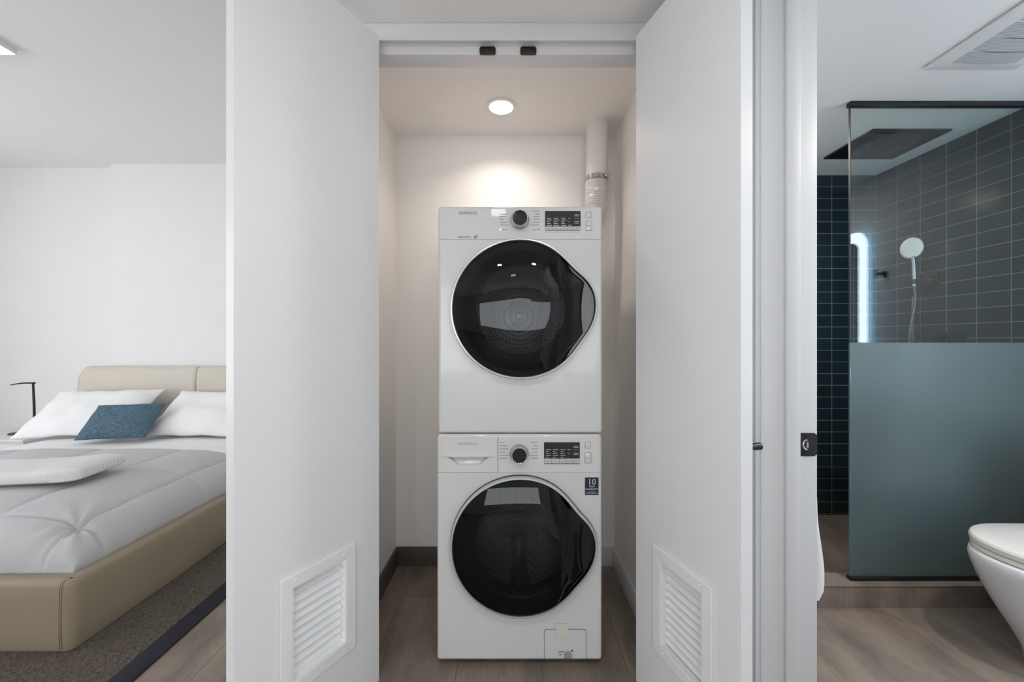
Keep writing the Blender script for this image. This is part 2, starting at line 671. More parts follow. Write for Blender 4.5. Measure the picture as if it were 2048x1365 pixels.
def text_bm(s, size, x, z, y, align='LEFT', depth=0.0004, sx=1.0):
    """text facing -y at (x, y, z baseline)"""
    cu = bpy.data.curves.new('txt', 'FONT')
    cu.body = s
    cu.size = size
    cu.align_x = align
    cu.extrude = depth
    cu.resolution_u = 2
    o = bpy.data.objects.new('txt', cu)
    COL.objects.link(o)
    bpy.context.view_layer.update()
    dg = bpy.context.evaluated_depsgraph_get()
    me = bpy.data.meshes.new_from_object(o.evaluated_get(dg))
    b = bmesh.new()
    b.from_mesh(me)
    bpy.data.meshes.remove(me)
    bpy.data.objects.remove(o)
    bpy.data.curves.remove(cu)
    b.transform(Matrix.Translation((x, y, z)) @ Matrix.Rotation(PI / 2, 4, 'X') @ Matrix.Diagonal((sx, 1, 1, 1)))
    return b


# ---------------------------------------------------------------- setting
X_BATH = 0.80      # bath side face of the wall between closet and bath
X_COR = 0.655      # corridor face of that wall
Y_JAMB = 1.05
CEIL = 2.272
HI = 2.755


def sbox(name, *a, mat='wall', bev=0.0):
    b = NB()
    box(b, *a, bev=bev)
    return struct(name, b, M[mat])


sbox('floor', -5.3, 2.6, -4.7, 3.8, -0.12, 0.0, mat='floor')

b = NB()
box(b, -5.3, 2.6, -4.7, 3.8, HI, HI + 0.1)
struct('ceiling', b, M['ceil'])
b = NB()     # dropped ceiling over corridor
box(b, -0.80, X_COR, -0.20, 1.415, 2.300, HI)
struct('ceiling_corridor', b, M['ceil'])
b = NB()
box(b, -0.80, 0.70, 1.415, 2.2, CEIL, HI)
struct('ceiling_closet', b, M['closet'])
b = NB()
box(b, 0.70, 2.5, -0.75, 2.74, CEIL, HI)
struct('ceiling_bath', b, M['ceil'])

b = NB()
box(b, -5.3, -3.549, 3.62, 3.75, 0, HI)
box(b, -3.549, -0.62, 3.54, 3.75, 0, HI)
struct('wall_bedroom_back', b, M['wall'])
b = NB()
box(b, -0.75, -0.613, 1.415, 3.54, 0, HI)
struct('wall_closet_left', b, [M['closet']])
b = NB()
box(b, -0.80, -0.7505, 1.4155, 3.54, 0, HI)
struct('wall_bedroom_right', b, M['wall'])
b = NB()
box(b, -0.613, 0.5396, 2.116, 2.2, 0, CEIL)
struct('wall_closet_back', b, M['closet'])
b = NB()
box(b, 0.5396, 0.76, 1.4955, 2.2, 0, CEIL)
struct('wall_closet_right', b, M['closet'])
b = NB()
box(b, X_COR, X_BATH, Y_JAMB + 0.012, 1.50, 0, CEIL)
box(b, 0.7605, X_BATH, 1.50, 2.62, 0, CEIL)
box(b, X_COR, X_BATH, -0.75, 0.22, 0, CEIL)
box(b, X_COR, X_BATH, 0.22, Y_JAMB + 0.012, 2.25, CEIL)
struct('wall_bath_left', b, M['wall'])
b = NB()   # front return walls of the closet
box(b, -0.80, -0.512, 1.4155, 1.495, 0, 2.30)
box(b, 0.482, 0.655, 1.4155, 1.495, 0, 2.30)
box(b, -0.512, 0.482, 1.4155, 1.4948, 2.2386, 2.30)
struct('wall_closet_front', b, M['wall'])

b = NB()
box(b, X_BATH, 2.5, 2.62, 2.74, 0, CEIL)
struct('wall_bath_back', b, M['tile_back'])
b = NB()
box(b, 2.384, 2.5, 1.82, 2.62, 0, CEIL)
struct('wall_bath_right', b, M['tile_right'])
b = NB()
box(b, 2.384, 2.5, -0.75, 1.82, 0, CEIL)
struct('wall_bath_vanity', b, M['wall'])
b = NB()
box(b, X_BATH, 2.384, -0.75, -0.62, 0, CEIL)
struct('wall_bath_front', b, M['wall'])
b = NB()
box(b, X_BATH, 2.384, 1.875, 2.62, -0.02, 0.045)
struct('floor_shower', b, M['floor'])
b = NB()
box(b, X_BATH, 2.384, 1.775, 1.875, -0.01, 0.092)
box(b, X_BATH, 2.384, 1.7725, 1.876, 0.0935, 0.0985)
struct('trim_shower_curb', b, M['tile_curb'])
b = NB()
box(b, X_BATH, 2.384, 1.7735, 1.876, 0.0915, 0.094)
struct('trim_curb_edge', b, pm('brown_metal_edge', srgb(92, 80, 66), 0.3, 0.6))

# living side shell behind the camera, with its windows
b = NB()
box(b, -5.3, 2.6, -4.7, -4.5, 0, 0.62)
box(b, -5.3, 2.6, -4.7, -4.5, 2.20, HI)
box(b, -5.3, -2.6, -4.7, -4.5, 0.62, 2.20)
box(b, 2.2, 2.6, -4.7, -4.5, 0.62, 2.20)
struct('wall_living_back', b, M['wall'])
b = NB()
box(b, -5.3, -5.2, -4.5, -1.6, 0, HI)
box(b, -5.3, -5.2, 2.2, 3.62, 0, HI)
box(b, -5.3, -5.2, -1.6, 2.2, 0, 0.25)
box(b, -5.3, -5.2, -1.6, 2.2, 2.62, HI)
struct('wall_living_left', b, M['wall'])
sbox('wall_living_right', 2.5, 2.6, -4.5, 2.74, 0, HI)
b = NB()
for x0 in (-2.6, -1.415, -0.23, 0.955, 2.14):
    box(b, x0, x0 + 0.06, -4.64, -4.54, 0.62, 2.20, 0.004)
box(b, -2.6, 2.2, -4.64, -4.54, 0.62, 0.68, 0.004)
box(b, -2.6, 2.2, -4.64, -4.54, 2.14, 2.20, 0.004)
struct('window_1', b, M['winframe'])
b = NB()
for y0 in (-1.6, 0.27, 2.14):
    box(b, -5.28, -5.22, y0, y0 + 0.06, 0.25, 2.62, 0.004)
box(b, -5.28, -5.22, -1.6, 2.2, 0.25, 0.31, 0.004)
box(b, -5.28, -5.22, -1.6, 2.2, 2.56, 2.62, 0.004)
struct('window_2', b, M['winframe'])

# skirtings in the closet
b = NB()
box(b, -0.613, -0.601, 1.4955, 2.104, 0, 0.098, 0.001)
struct('baseboard_left', b, M['base_dark'])
b = NB()
box(b, -0.613, -0.02, 2.104, 2.116, 0, 0.098, 0.001)
struct('baseboard_back', b, M['base_dark'])
b = NB()
box(b, -0.0195, 0.5396, 2.104, 2.116, 0, 0.098, 0.001)
box(b, 0.5276, 0.5396, 1.4955, 2.104, 0, 0.098, 0.001)
struct('baseboard_right', b, M['trim'])

# closet door frame: casing, jambs, stop
b = NB()
box(b, -0.565, 0.535, 1.40, 1.4153, 2.2386, 2.2995, 0.002)
box(b, -0.565, -0.512, 1.40, 1.4153, 0, 2.2386, 0.002)
box(b, 0.482, 0.535, 1.40, 1.4153, 0, 2.2386, 0.002)
box(b, -0.512, -0.497, 1.40, 1.4955, 0, 2.2386, 0.001)
box(b, 0.467, 0.482, 1.40, 1.4955, 0, 2.2386, 0.001)
box(b, -0.497, 0.467, 1.427, 1.4953, 2.2072, 2.2384, 0.0015)
struct('trim_closet_door_frame', b, M['trim'])

# bathroom door frame: jamb with stop, casings, head
b = NB()
box(b, X_COR - 0.001, X_BATH + 0.001, Y_JAMB, Y_JAMB + 0.0118, 0, 2.2385, 0.0015)
box(b, 0.7135, 0.7495, Y_JAMB - 0.012, Y_JAMB, 0, 2.2385, 0.002)
box(b, X_COR - 0.012, X_COR, Y_JAMB + 0.005, Y_JAMB + 0.068, 0, 2.29, 0.002)
box(b, X_BATH, X_BATH + 0.010, Y_JAMB + 0.014, Y_JAMB + 0.068, 0, 2.265, 0.002)
box(b, X_COR - 0.001, X_BATH + 0.001, 0.22, 0.232, 0, 2.2385, 0.0015)
box(b, X_COR - 0.012, X_COR, 0.165, 0.227, 0, 2.29, 0.002)
box(b, X_COR - 0.001, X_BATH + 0.001, 0.232, Y_JAMB, 2.2385, 2.25, 0.0015)
struct('door_frame_bath', b, M['trim'])
bpy.data.objects['door_frame_bath'].name = 'trim_bath_door_frame'

# strike plate on the jamb
t = thing('strike_plate', 'black metal latch strike plate set in the white bathroom door jamb', 'strike plate', (0.778, Y_JAMB, 0.912))
zc = CAM_H - (889 - 682) * 1.05 / 800
b = NB()
out = []
x0, x1, h = 0.7575, 0.800, 0.0305
out = [(x0, zc - h), (x1 - 0.008, zc - h), (x1, zc - h + 0.006), (x1, zc + h - 0.006), (x1 - 0.008, zc + h), (x0, zc + h)]
plate(b, out[::-1], Y_JAMB - 0.0022, Y_JAMB - 0.0002)
obj('plate', b, M['black'], t)
b = NB()
pts = []
for k in range(13):
    a = math.radians(70 + 220 * k / 12)
    pts.append((0.7695 + 0.008 * math.cos(a), Y_JAMB - 0.0035, zc + 0.0125 * math.sin(a)))
tube(b, pts, 0.0022, 8)
obj('latch_lip', b, M['satin_chrome'], t, label='bright worn lip of the latch hole')
b = NB()
box(b, 0.7715, 0.7765, Y_JAMB - 0.0028, Y_JAMB - 0.002, zc - 0.0085, zc + 0.007)
obj('latch_hole', b, M['print_light'], t, label='light inner edge of the latch hole')
for dz in (-0.022, 0.022):
    b = NB()
    lathe(b, [(0.0035, 0.0), (0.0035, 0.001), (0.002, 0.0014)], (0.769, Y_JAMB - 0.0022, zc + dz), 'y', 14)
    obj('screw', b, M['blackgloss'], t)


# ---------------------------------------------------------------- louvred closet doors
def make_leaf(side, hinge, d, width, label):
    """side -1 for the left leaf, 1 for the right; local frame (s along leaf, n outwards, z)"""
    t = thing('closet_door', label, 'door', (hinge[0], hinge[1], 0.012))
    n = Vector((-d[1] * -1, 0, 0))
    dx, dy = d
    nx, ny = (dy, -dx) if side < 0 else (-dy, dx)     # outward normal
    MT = Matrix(((dx, nx, 0, hinge[0]), (dy, ny, 0, hinge[1]), (0, 0, 1, 0), (0, 0, 0, 1)))
    Z0, Z1 = 0.012, 2.2365
    V0, V1, W0, W1 = 0.1345, 0.3095, 0.234, 0.500       # vent hole s, z
    T = 0.036
    # leaf slab with a rectangular cut-out: four slabs joined as one mesh around the hole
    b = NB()
    ss = [0, V0, V1, width]
    zz = [Z0, W0, W1, Z1]
    g = {}
    for i, s_ in enumerate(ss):
        for k, z_ in enumerate(zz):
            for j, n_ in enumerate((0, T)):
                g[i, k, j] = b.verts.new((s_, n_, z_))
    for i in range(3):
        for k in range(3):
            if i == 1 and k == 1:
                continue
            for j in (0, 1):
                b.faces.new([g[i, k, j], g[i + 1, k, j], g[i + 1, k + 1, j], g[i, k + 1, j]])
    for i in range(3):
        b.faces.new([g[i, 0, 0], g[i + 1, 0, 0], g[i + 1, 0, 1], g[i, 0, 1]])
        b.faces.new([g[i, 3, 0], g[i + 1, 3, 0], g[i + 1, 3, 1], g[i, 3, 1]])
        b.faces.new([g[0, i, 0], g[0, i + 1, 0], g[0, i + 1, 1], g[0, i, 1]])
        b.faces.new([g[3, i, 0], g[3, i + 1, 0], g[3, i + 1, 1], g[3, i, 1]])
    for a_, c_ in (((1, 1), (2, 1)), ((1, 2), (2, 2)), ((1, 1), (1, 2)), ((2, 1), (2, 2))):
        b.faces.new([g[a_[0], a_[1], 0], g[c_[0], c_[1], 0], g[c_[0], c_[1], 1], g[a_[0], a_[1], 1]])
    obj('panel', b, M['leaf'], t, matrix=MT)
    # vent frame with the slats
    for nn in (0,):
        b = NB()
        e = 0.0345
        f0, f1 = V0 - e, V1 + e
        g0, g1 = W0 - e, W1 + e
        box(b, f0, f1, -0.007, 0.0, W1 - 0.001, g1, 0.002)
        box(b, f0, f1, -0.007, 0.0, g0, W0 + 0.001, 0.002)
        box(b, f0, V0 + 0.001, -0.007, 0.0, W0 - 0.0005, W1 + 0.0005, 0.002)
        box(b, V1 - 0.001, f1, -0.007, 0.0, W0 - 0.0005, W1 + 0.0005, 0.002)
        # inner lining
        box(b, V0 + 0.0002, V0 + 0.003, -0.006, 0.030, W0, W1)
        box(b, V1 - 0.003, V1 - 0.0002, -0.006, 0.030, W0, W1)
        box(b, V0, V1, -0.006, 0.030, W1 - 0.003, W1 - 0.0002)
        box(b, V0, V1, -0.006, 0.030, W0 + 0.0002, W0 + 0.003)
        fr = obj('vent_frame', b, M['vent'], t, matrix=MT, smooth=18)
        NS = 10
        for k in range(NS):
            zc_ = W0 + 0.012 + (W1 - W0 - 0.020) * (k + 0.5) / NS
            b = NB()
            A = [(V0 + 0.004, 0.0110, zc_ - 0.0125), (V1 - 0.004, 0.0110, zc_ - 0.0125),
                 (V1 - 0.004, 0.0330, zc_ + 0.0075), (V0 + 0.004, 0.0330, zc_ + 0.0075)]
            vs = [b.verts.new(p) for p in A]
            vs2 = [b.verts.new((p[0], p[1] + 0.0012, p[2] - 0.0042)) for p in A]
            b.faces.new(vs)
            b.faces.new(vs2[::-1])
            for q in range(4):
                b.faces.new((vs[q], vs[(q + 1) % 4], vs2[(q + 1) % 4], vs2[q]))
            obj('slat', b, M['vent'], fr, matrix=MT, smooth=0)
        for s_, z_ in ((V0 + 0.01, g1 - 0.017), (V1 - 0.01, g1 - 0.017), (V0 + 0.01, g0 + 0.017), (V1 - 0.01, g0 + 0.017)):
            b = NB()
            lathe(b, [(0.004, 0.0), (0.0035, 0.0012), (0.0018, 0.0019)], (0, 0, 0), 'z', 14)
            obj('screw', b, M['vent'], fr, matrix=MT @ Matrix.Translation((s_, -0.007, z_)) @ Matrix.Rotation(PI / 2, 4, 'X'))
    return t, MT


hl = math.hypot(800, 459)
left_leaf, MTL = make_leaf(-1, (-0.459, 1.38), (-459 / hl, -800 / hl), 0.4553,
                           'white closet door leaf standing open left of the stacked machines, vented below')
hr = math.hypot(800, 247)
right_leaf, MTR = make_leaf(1, (0.428, 1.38), (247 / hr, -800 / hr), 0.430,
                            'white closet door leaf standing open right of the stacked machines, vented below')
# pull knob on the outer face of the right leaf
b = NB()
lathe(b, [(0.006, 0.0), (0.0055, 0.018), (0.009, 0.030), (0.0095, 0.048), (0.007, 0.050)], (0, 0, 0), 'z', 24)
obj('knob', b, M['black'], right_leaf,
    matrix=MTR @ Matrix.Translation((0.408, 0.036, 0.918)) @ Matrix.Rotation(-PI / 2, 4, 'X'))

# roller catches under the head
for px_, wh in ((975.5, 'left'), (1056.5, 'right')):
    xc = (px_ - 1024) * 1.43 / 800
    t = thing('roller_catch', 'small black roller catch under the closet door head, the %s of the pair' % wh,
              'door catch', (xc, 1.41, 2.215), group='roller catches on the closet door head')
    zc_ = 2.218
    b = NB()
    plate(b, rrect(xc - 0.0285, xc + 0.0285, zc_ - 0.0135, zc_ + 0.0135, 0.006), 1.4195, 1.4268, bev=0.002)
    obj('housing', b, M['black'], t)
    b = NB()
    box(b, xc - 0.006, xc + 0.006, 1.416, 1.4205, zc_ - 0.008, zc_ + 0.006, 0.002)
    obj('roller', b, M['blackgloss'], t)

# ---------------------------------------------------------------- stacked washer and dryer
YF = 1.4545
U = 1.0 / 550.0


def mx(u):
    return (u - 1024) * U


def mz(v):
    return CAM_H - (v - 682) * U


tab = [(-180, 139.5), (-90, 139.5), (-60, 139.2), (-47, 138), (-36, 137), (-27, 139.5), (-20, 144), (-9, 149.5), (2, 152.3),
       (12, 151.3), (22, 145), (28, 139), (34, 134.8), (42, 133.8), (51, 135), (65, 138), (80, 139.3), (90, 139.5), (180, 139.5)]


def outline_R(shift=0.0):
    a = np.arange(-180, 180, 1.0)
    xs = [p[0] for p in tab]
    ys = [p[1] for p in tab]
    r = np.interp(((a - shift + 180) % 360) - 180, xs, ys)
    k = np.exp(-0.5 * (np.arange(-9, 10) / 3.2) ** 2)
    k /= k.sum()
    rp = np.concatenate([r[-9:], r, r[:9]])
    r = np.convolve(rp, k, 'valid')
    return lambda deg: float(np.interp(((deg + 180) % 360) - 180, np.append(a, 180), np.append(r, r[0]))) * U


def smoothstep(a, c, x):
    t_ = min(1, max(0, (x - a) / (c - a)))
    return t_ * t_ * (3 - 2 * t_)


def machine_body(t, x0, x1, z0, z1, zs, cx, cz, rh, yb, arch):
    """enamelled cabinet with a round opening, and a separate control panel above zs"""
    b = NB()
    # front sheet, radial between the rounded rectangle and the circular opening
    N = 144
    bev = 0.010
    inner, mid, outer, side, back = [], [], [], [], []
    for k in range(N):
        a = 2 * PI * k / N
        c_, s_ = math.cos(a), math.sin(a)
        hx = ((x1 - bev) - cx) if c_ > 0 else (cx - (x0 + bev))
        hz = ((zs) - cz) if s_ > 0 else (cz - (z0 + bev))
        q = min(hx / max(1e-6, abs(c_)), hz / max(1e-6, abs(s_)))
        px, pz = cx + c_ * q, cz + s_ * q
        inner.append(b.verts.new((cx + c_ * rh, YF + 0.004, cz + s_ * rh)))
        outer.append(b.verts.new((px, YF, pz)))
    for k in range(N):
        j = (k + 1) % N
        b.faces.new((inner[k], inner[j], outer[j], outer[k]))
    # corner fill
    for sx_, xx in ((1, x1 - bev), (-1, x0 + bev)):
        for sz_, zz_ in ((1, zs), (-1, z0 + bev)):
            best = sorted(outer, key=lambda v: (v.co.x - xx) ** 2 + (v.co.z - zz_) ** 2)[:2]
            if all((v.co.x - xx) ** 2 + (v.co.z - zz_) ** 2 > 1e-10 for v in best):
                cv = b.verts.new((xx, YF, zz_))
                b.faces.new((best[0], best[1], cv))
    # rounded edges and sides
    prof = [(0.0, 0.0), (0.0045, 0.0008), (0.008, 0.003), (0.0097, 0.007), (0.010, 0.012), (0.010, yb - YF)]

    def ring(o, y):
        return rrect(x0 + bev - o, x1 - bev + o, z0 + bev - o, zs, 0.0001, 1)
    rings = []
    for o, y in prof:
        xl, xr, zb = x0 + bev - o, x1 - bev + o, z0 + bev - o
        r_ = 0.001 + o
        pts = [(xl, zs)]
        for k in range(5):
            a = math.radians(180 + 90 * k / 4)
            pts.append((xl + r_ + r_ * math.cos(a), zb + r_ + r_ * math.sin(a)))
        for k in range(5):
            a = math.radians(270 + 90 * k / 4)
            pts.append((xr - r_ + r_ * math.cos(a), zb + r_ + r_ * math.sin(a)))
        pts.append((xr, zs))
        rings.append([(p[0], YF + y, p[1]) for p in pts])
    R = [[b.verts.new(p) for p in r_] for r_ in rings]
    for i in range(len(R) - 1):
        for k in range(len(R[0]) - 1):
            b.faces.new((R[i][k], R[i][k + 1], R[i + 1][k + 1], R[i + 1][k]))
    # top and back closure
    b.faces.new(R[-1])
    tl = [r_[0] for r_ in R]
    trr = [r_[-1] for r_ in R]
    b.faces.new(tl + trr[::-1])
    obj('cabinet', b, M['enamel'], t, smooth=40, flat_front=True)


def keyhole(b, outer, hole, y):
    # face with an optional hole (the hole outline starts nearest to the last outer vertex)
    if not hole:
        b.faces.new(outer[::-1])
        return
    c = bmesh.new()
    o_ = [c.verts.new(v.co) for v in outer]
    h_ = [c.verts.new((p[0], y, p[1])) for p in hole]
    for vs in (o_, h_):
        for k in range(len(vs)):
            c.edges.new((vs[k], vs[(k + 1) % len(vs)]))
    bmesh.ops.triangle_fill(c, use_beauty=True, use_dissolve=False, edges=list(c.edges))
    merge(b, c)
    bmesh.ops.remove_doubles(b, verts=list(b.verts), dist=1e-6)


def control_panel(t, x0, x1, zb, zt, yb, hole=None):
    b = NB()
    bev = 0.010
    prof = [(0.0, -0.0005), (0.0045, 0.0006), (0.008, 0.003), (0.0097, 0.007), (0.010, 0.012), (0.010, yb - YF)]
    R = []
    for o, y in prof:
        xl, xr, zz_ = x0 + bev - o, x1 - bev + o, zt - bev + o
        r_ = 0.002 + o * 1.2
        pts = [(xr, zb)]
        for k in range(6):
            a = math.radians(90 * k / 5)
            pts.append((xr - r_ + r_ * math.cos(a), zz_ - r_ + r_ * math.sin(a)))
        for k in range(6):
            a = math.radians(90 + 90 * k / 5)
            pts.append((xl + r_ + r_ * math.cos(a), zz_ - r_ + r_ * math.sin(a)))
        pts.append((xl, zb))
        R.append([b.verts.new((p[0], YF + y, p[1])) for p in pts])
    for i in range(len(R) - 1):
        for k in range(len(R[0]) - 1):
            b.faces.new((R[i][k], R[i][k + 1], R[i + 1][k + 1], R[i + 1][k]))
    b.faces.new(R[-1])
    b.faces.new([r_[0] for r_ in R] + [r_[-1] for r_ in R][::-1])
    keyhole(b, R[0], hole, YF - 0.0005)
    return obj('control_panel', b, M['panel'], t, smooth=40, flat_front=True)


def machine_door(t, cx, cz, shift, rise):
    Rf = outline_R(shift)
    N = 240
    dr = thing_child('door', t, (cx, YF, cz))
    # dark shadow gap ring and chrome rim
    def band(prof, name, mat, parent):
        b = NB()
        R = []
        for dr_, h in prof:
            ring = []
            for k in range(N):
                a = 2 * PI * k / N
                r_ = Rf(math.degrees(a)) + dr_
                ring.append(b.verts.new((cx + r_ * math.cos(a), YF - h, cz + r_ * math.sin(a))))
            R.append(ring)
        for i in range(len(R) - 1):
            for k in range(N):
                b.faces.new((R[i][k], R[i][(k + 1) % N], R[i + 1][(k + 1) % N], R[i + 1][k]))
        return obj(name, b, mat, parent, smooth=50)
    band([(0.0005, 0.0002), (0.001, 0.003), (0.001, 0.009), (-0.004, 0.010), (-0.02, 0.010)], 'seal_gap', M['rubber'], dr)
    band([(-0.004, 0.006), (-0.0005, 0.010), (-0.0005, 0.014), (-0.0015, rise - 0.003), (-0.0030, rise), (-0.0078, rise + 0.0004),
          (-0.0092, rise - 0.0015), (-0.0096, rise - 0.006)], 'chrome_rim', M['rim'], dr)
    # domed dark glass
    b = NB()
    NR = 44
    rings = []
    for i in range(NR + 1):
        rho = 1 - (i / NR) if i < NR else 0.0
        rho = rho ** 0.85
        ring = []
        for k in range(N):
            a = 2 * PI * k / N
            Rr = Rf(math.degrees(a)) - 0.0094
            r_ = rho * Rr
            x, z = r_ * math.cos(a), r_ * math.sin(a)
            h = rise - 0.003 + 0.034 * (1 - rho ** 2.6)
            zz_ = z - 0.01
            xe = x + 0.35 * zz_ * zz_
            h -= 0.016 * smoothstep(0.138, 0.190, xe)
            # finger recess behind the rim
            e = ((x - 0.232) / 0.020) ** 2 + ((z - 0.0) / 0.085) ** 2
            if e < 1.3:
                h -= 0.012 * (1 - smoothstep(0.3, 1.3, e))
            if i == NR:
                ring = None
                break
            ring.append(b.verts.new((cx + x, YF - h, cz + z)))
        if ring is None:
            cv = b.verts.new((cx, YF - (rise - 0.003 + 0.034), cz))
            last = rings[-1]
            for k in range(N):
                b.faces.new((last[k], last[(k + 1) % N], cv))
        else:
            rings.append(ring)
            if len(rings) > 1:
                A, B = rings[-2], rings[-1]
                for k in range(N):
                    b.faces.new((A[k], A[(k + 1) % N], B[(k + 1) % N], B[k]))
    obj('door_glass', b, M['glass_dark'], dr, smooth=60)
    # dark inner trim ring behind the glass
    b = NB()
    R = []
    for f, h, fixed in ((0.985, 0.012, False), (0.985, 0.014, False), (0.182, 0.014, True), (0.170, 0.004, True), (0.163, -0.02, True)):
        ring = []
        for k in range(N):
            a = 2 * PI * k / N
            r_ = f if fixed else Rf(math.degrees(a)) * f
            ring.append(b.verts.new((cx + r_ * math.cos(a), YF - h, cz + r_ * math.sin(a))))
        R.append(ring)
    for i in range(len(R) - 1):
        for k in range(N):
            b.faces.new((R[i][k], R[i][(k + 1) % N], R[i + 1][(k + 1) % N], R[i + 1][k]))
    obj('inner_ring', b, M['blackgloss'], dr, smooth=50)
    return dr


def thing_child(name, parent, loc):
    o = bpy.data.objects.new(name, None)
    o.empty_display_size = 0.05
    COL.objects.link(o)
    o.parent = parent
    o.location = Vector(loc) - wloc(parent)
    return o


def drum(t, cx, cz, y1, front):
    dm = thing_child('drum', t, (cx, YF + 0.1, cz))
    b = NB()
    r = 0.205
    lathe(b, [(r, -0.035 - (y1 - YF - 0.035) * k / 6) for k in range(7)], (cx, YF, cz), 'y', 64, False, False, uv=True)
    obj('drum_wall', b, M['drum'], dm)
    b = NB()
    lathe(b, [(r, 0), (0.15, 0.004), (0.075, 0.008), (0.070, 0.0)], (cx, y1, cz), 'y', 64, False, False, uv=True)
    obj('back_plate', b, M['drum_back'], dm)
    b = NB()
    lathe(b, [(0.072, 0.006), (0.066, 0.014), (0.045, 0.016), (0.040, 0.010), (0.020, 0.012), (0.012, 0.020)], (cx, y1, cz), 'y', 48, False, True)
    obj('hub', b, M['satin_chrome'], dm)
    for k in range(3):
        a = math.radians(-90 + 120 * k)
        b = NB()
        rings = []
        for yy in (YF + 0.06, YF + 0.10, y1 - 0.05, y1 - 0.01):
            hh = 0.045 if (YF + 0.07 < yy < y1 - 0.02) else 0.02
            ring = []
            for j in range(9):
                q = (j / 8 - 0.5)
                rr_ = r + 0.002 - hh * math.cos(q * PI) ** 0.8 if abs(q) < 0.5 else r + 0.002
                aa = a + q * 0.36
                ring.append((cx + rr_ * math.cos(aa), yy, cz + rr_ * math.sin(aa)))
            rings.append(ring)
        loft(b, rings, closed=False, cap0=True, cap1=True)
        obj('lifter', b, M['satin_chrome'], dm)
    b = NB()
    lathe(b, [(0.163, 0.0), (0.172, -0.01), (0.165, -0.025), (0.178, -0.035), (0.206, -0.038)], (cx, YF + 0.0, cz), 'y', 64, False, False)
    obj('gasket', b, M['rubber'], t)


def dashes(rows, y):
    """small printed lines: rows of (x0, x1, z, h)"""
    b = NB()
    for x0, x1, z, h in rows:
        box(b, x0, x1, y - 0.0004, y + 0.0006, z - h / 2, z + h / 2)
    return b


def words(u0, u1, v, h=1.4, seed=0):
    """a printed line between u0 and u1 broken in word lengths"""
    out = []
    u = u0
    k = seed
    while u < u1 - 0.6:
        L = min(u1 - u, 1.4 + 0.9 * ((k * 7) % 4))
        out.append((mx(u), mx(u + L - 0.35), mz(v), h * U * (0.8 + 0.2 * (k % 2))))
        u += L
        k += 1
    return out


def knob_dial(t, u, v):
    x, z = mx(u), mz(v)
    k = thing_child('dial', t, (x, YF, z))
    b = NB()
    lathe(b, [(0.0345, 0.0), (0.0345, 0.006), (0.033, 0.0095), (0.0295, 0.012), (0.0285, 0.030), (0.0270, 0.0325), (0.0255, 0.0315), (0.025, 0.028)],
          (x, YF, z), 'y', 56, True, False)
    obj('dial_ring', b, M['chrome'], k)
    b = NB()
    lathe(b, [(0.0252, 0.020), (0.0252, 0.0300), (0.0235, 0.0315), (0.004, 0.0318)], (x, YF, z), 'y', 48, True, True)
    obj('dial_cap', b, M['blackgloss'], k)


def button(t, u0, u1, v0, v1, icon):
    b = NB()
    plate(b, rrect(mx(u0), mx(u1), mz(v1), mz(v0), 0.004), YF - 0.0012, YF + 0.001, bev=0.0)
    g = obj('button', b, M['seam'], t)
    b = NB()
    plate(b, rrect(mx(u0) + 0.0014, mx(u1) - 0.0014, mz(v1) + 0.0014, mz(v0) - 0.0014, 0.003), YF - 0.0024, YF - 0.0012, bev=0.0006)
    obj('button_cap', b, M['panel'], g)
    uc, vc = (u0 + u1) / 2, (v0 + v1) / 2
    if icon == 'power':
        b = NB()
        pts = [(mx(uc) + 0.0045 * math.cos(a), YF - 0.0026, mz(vc) + 0.0045 * math.sin(a)) for a in [math.radians(120 + 300 * q / 16) for q in range(17)]]
        tube(b, pts, 0.0004, 6)
        box(b, mx(uc) - 0.0004, mx(uc) + 0.0004, YF - 0.003, YF - 0.0024, mz(vc) + 0.001, mz(vc) + 0.006)
    else:
        b = dashes([(mx(uc) - 0.006, mx(uc) - 0.001, mz(vc), 0.0035), (mx(uc) + 0.0005, mx(uc) + 0.002, mz(vc), 0.0045),
                    (mx(uc) + 0.0032, mx(uc) + 0.0047, mz(vc), 0.0045)], YF - 0.0026)
    obj('button_icon', b, M['print_light'], g)


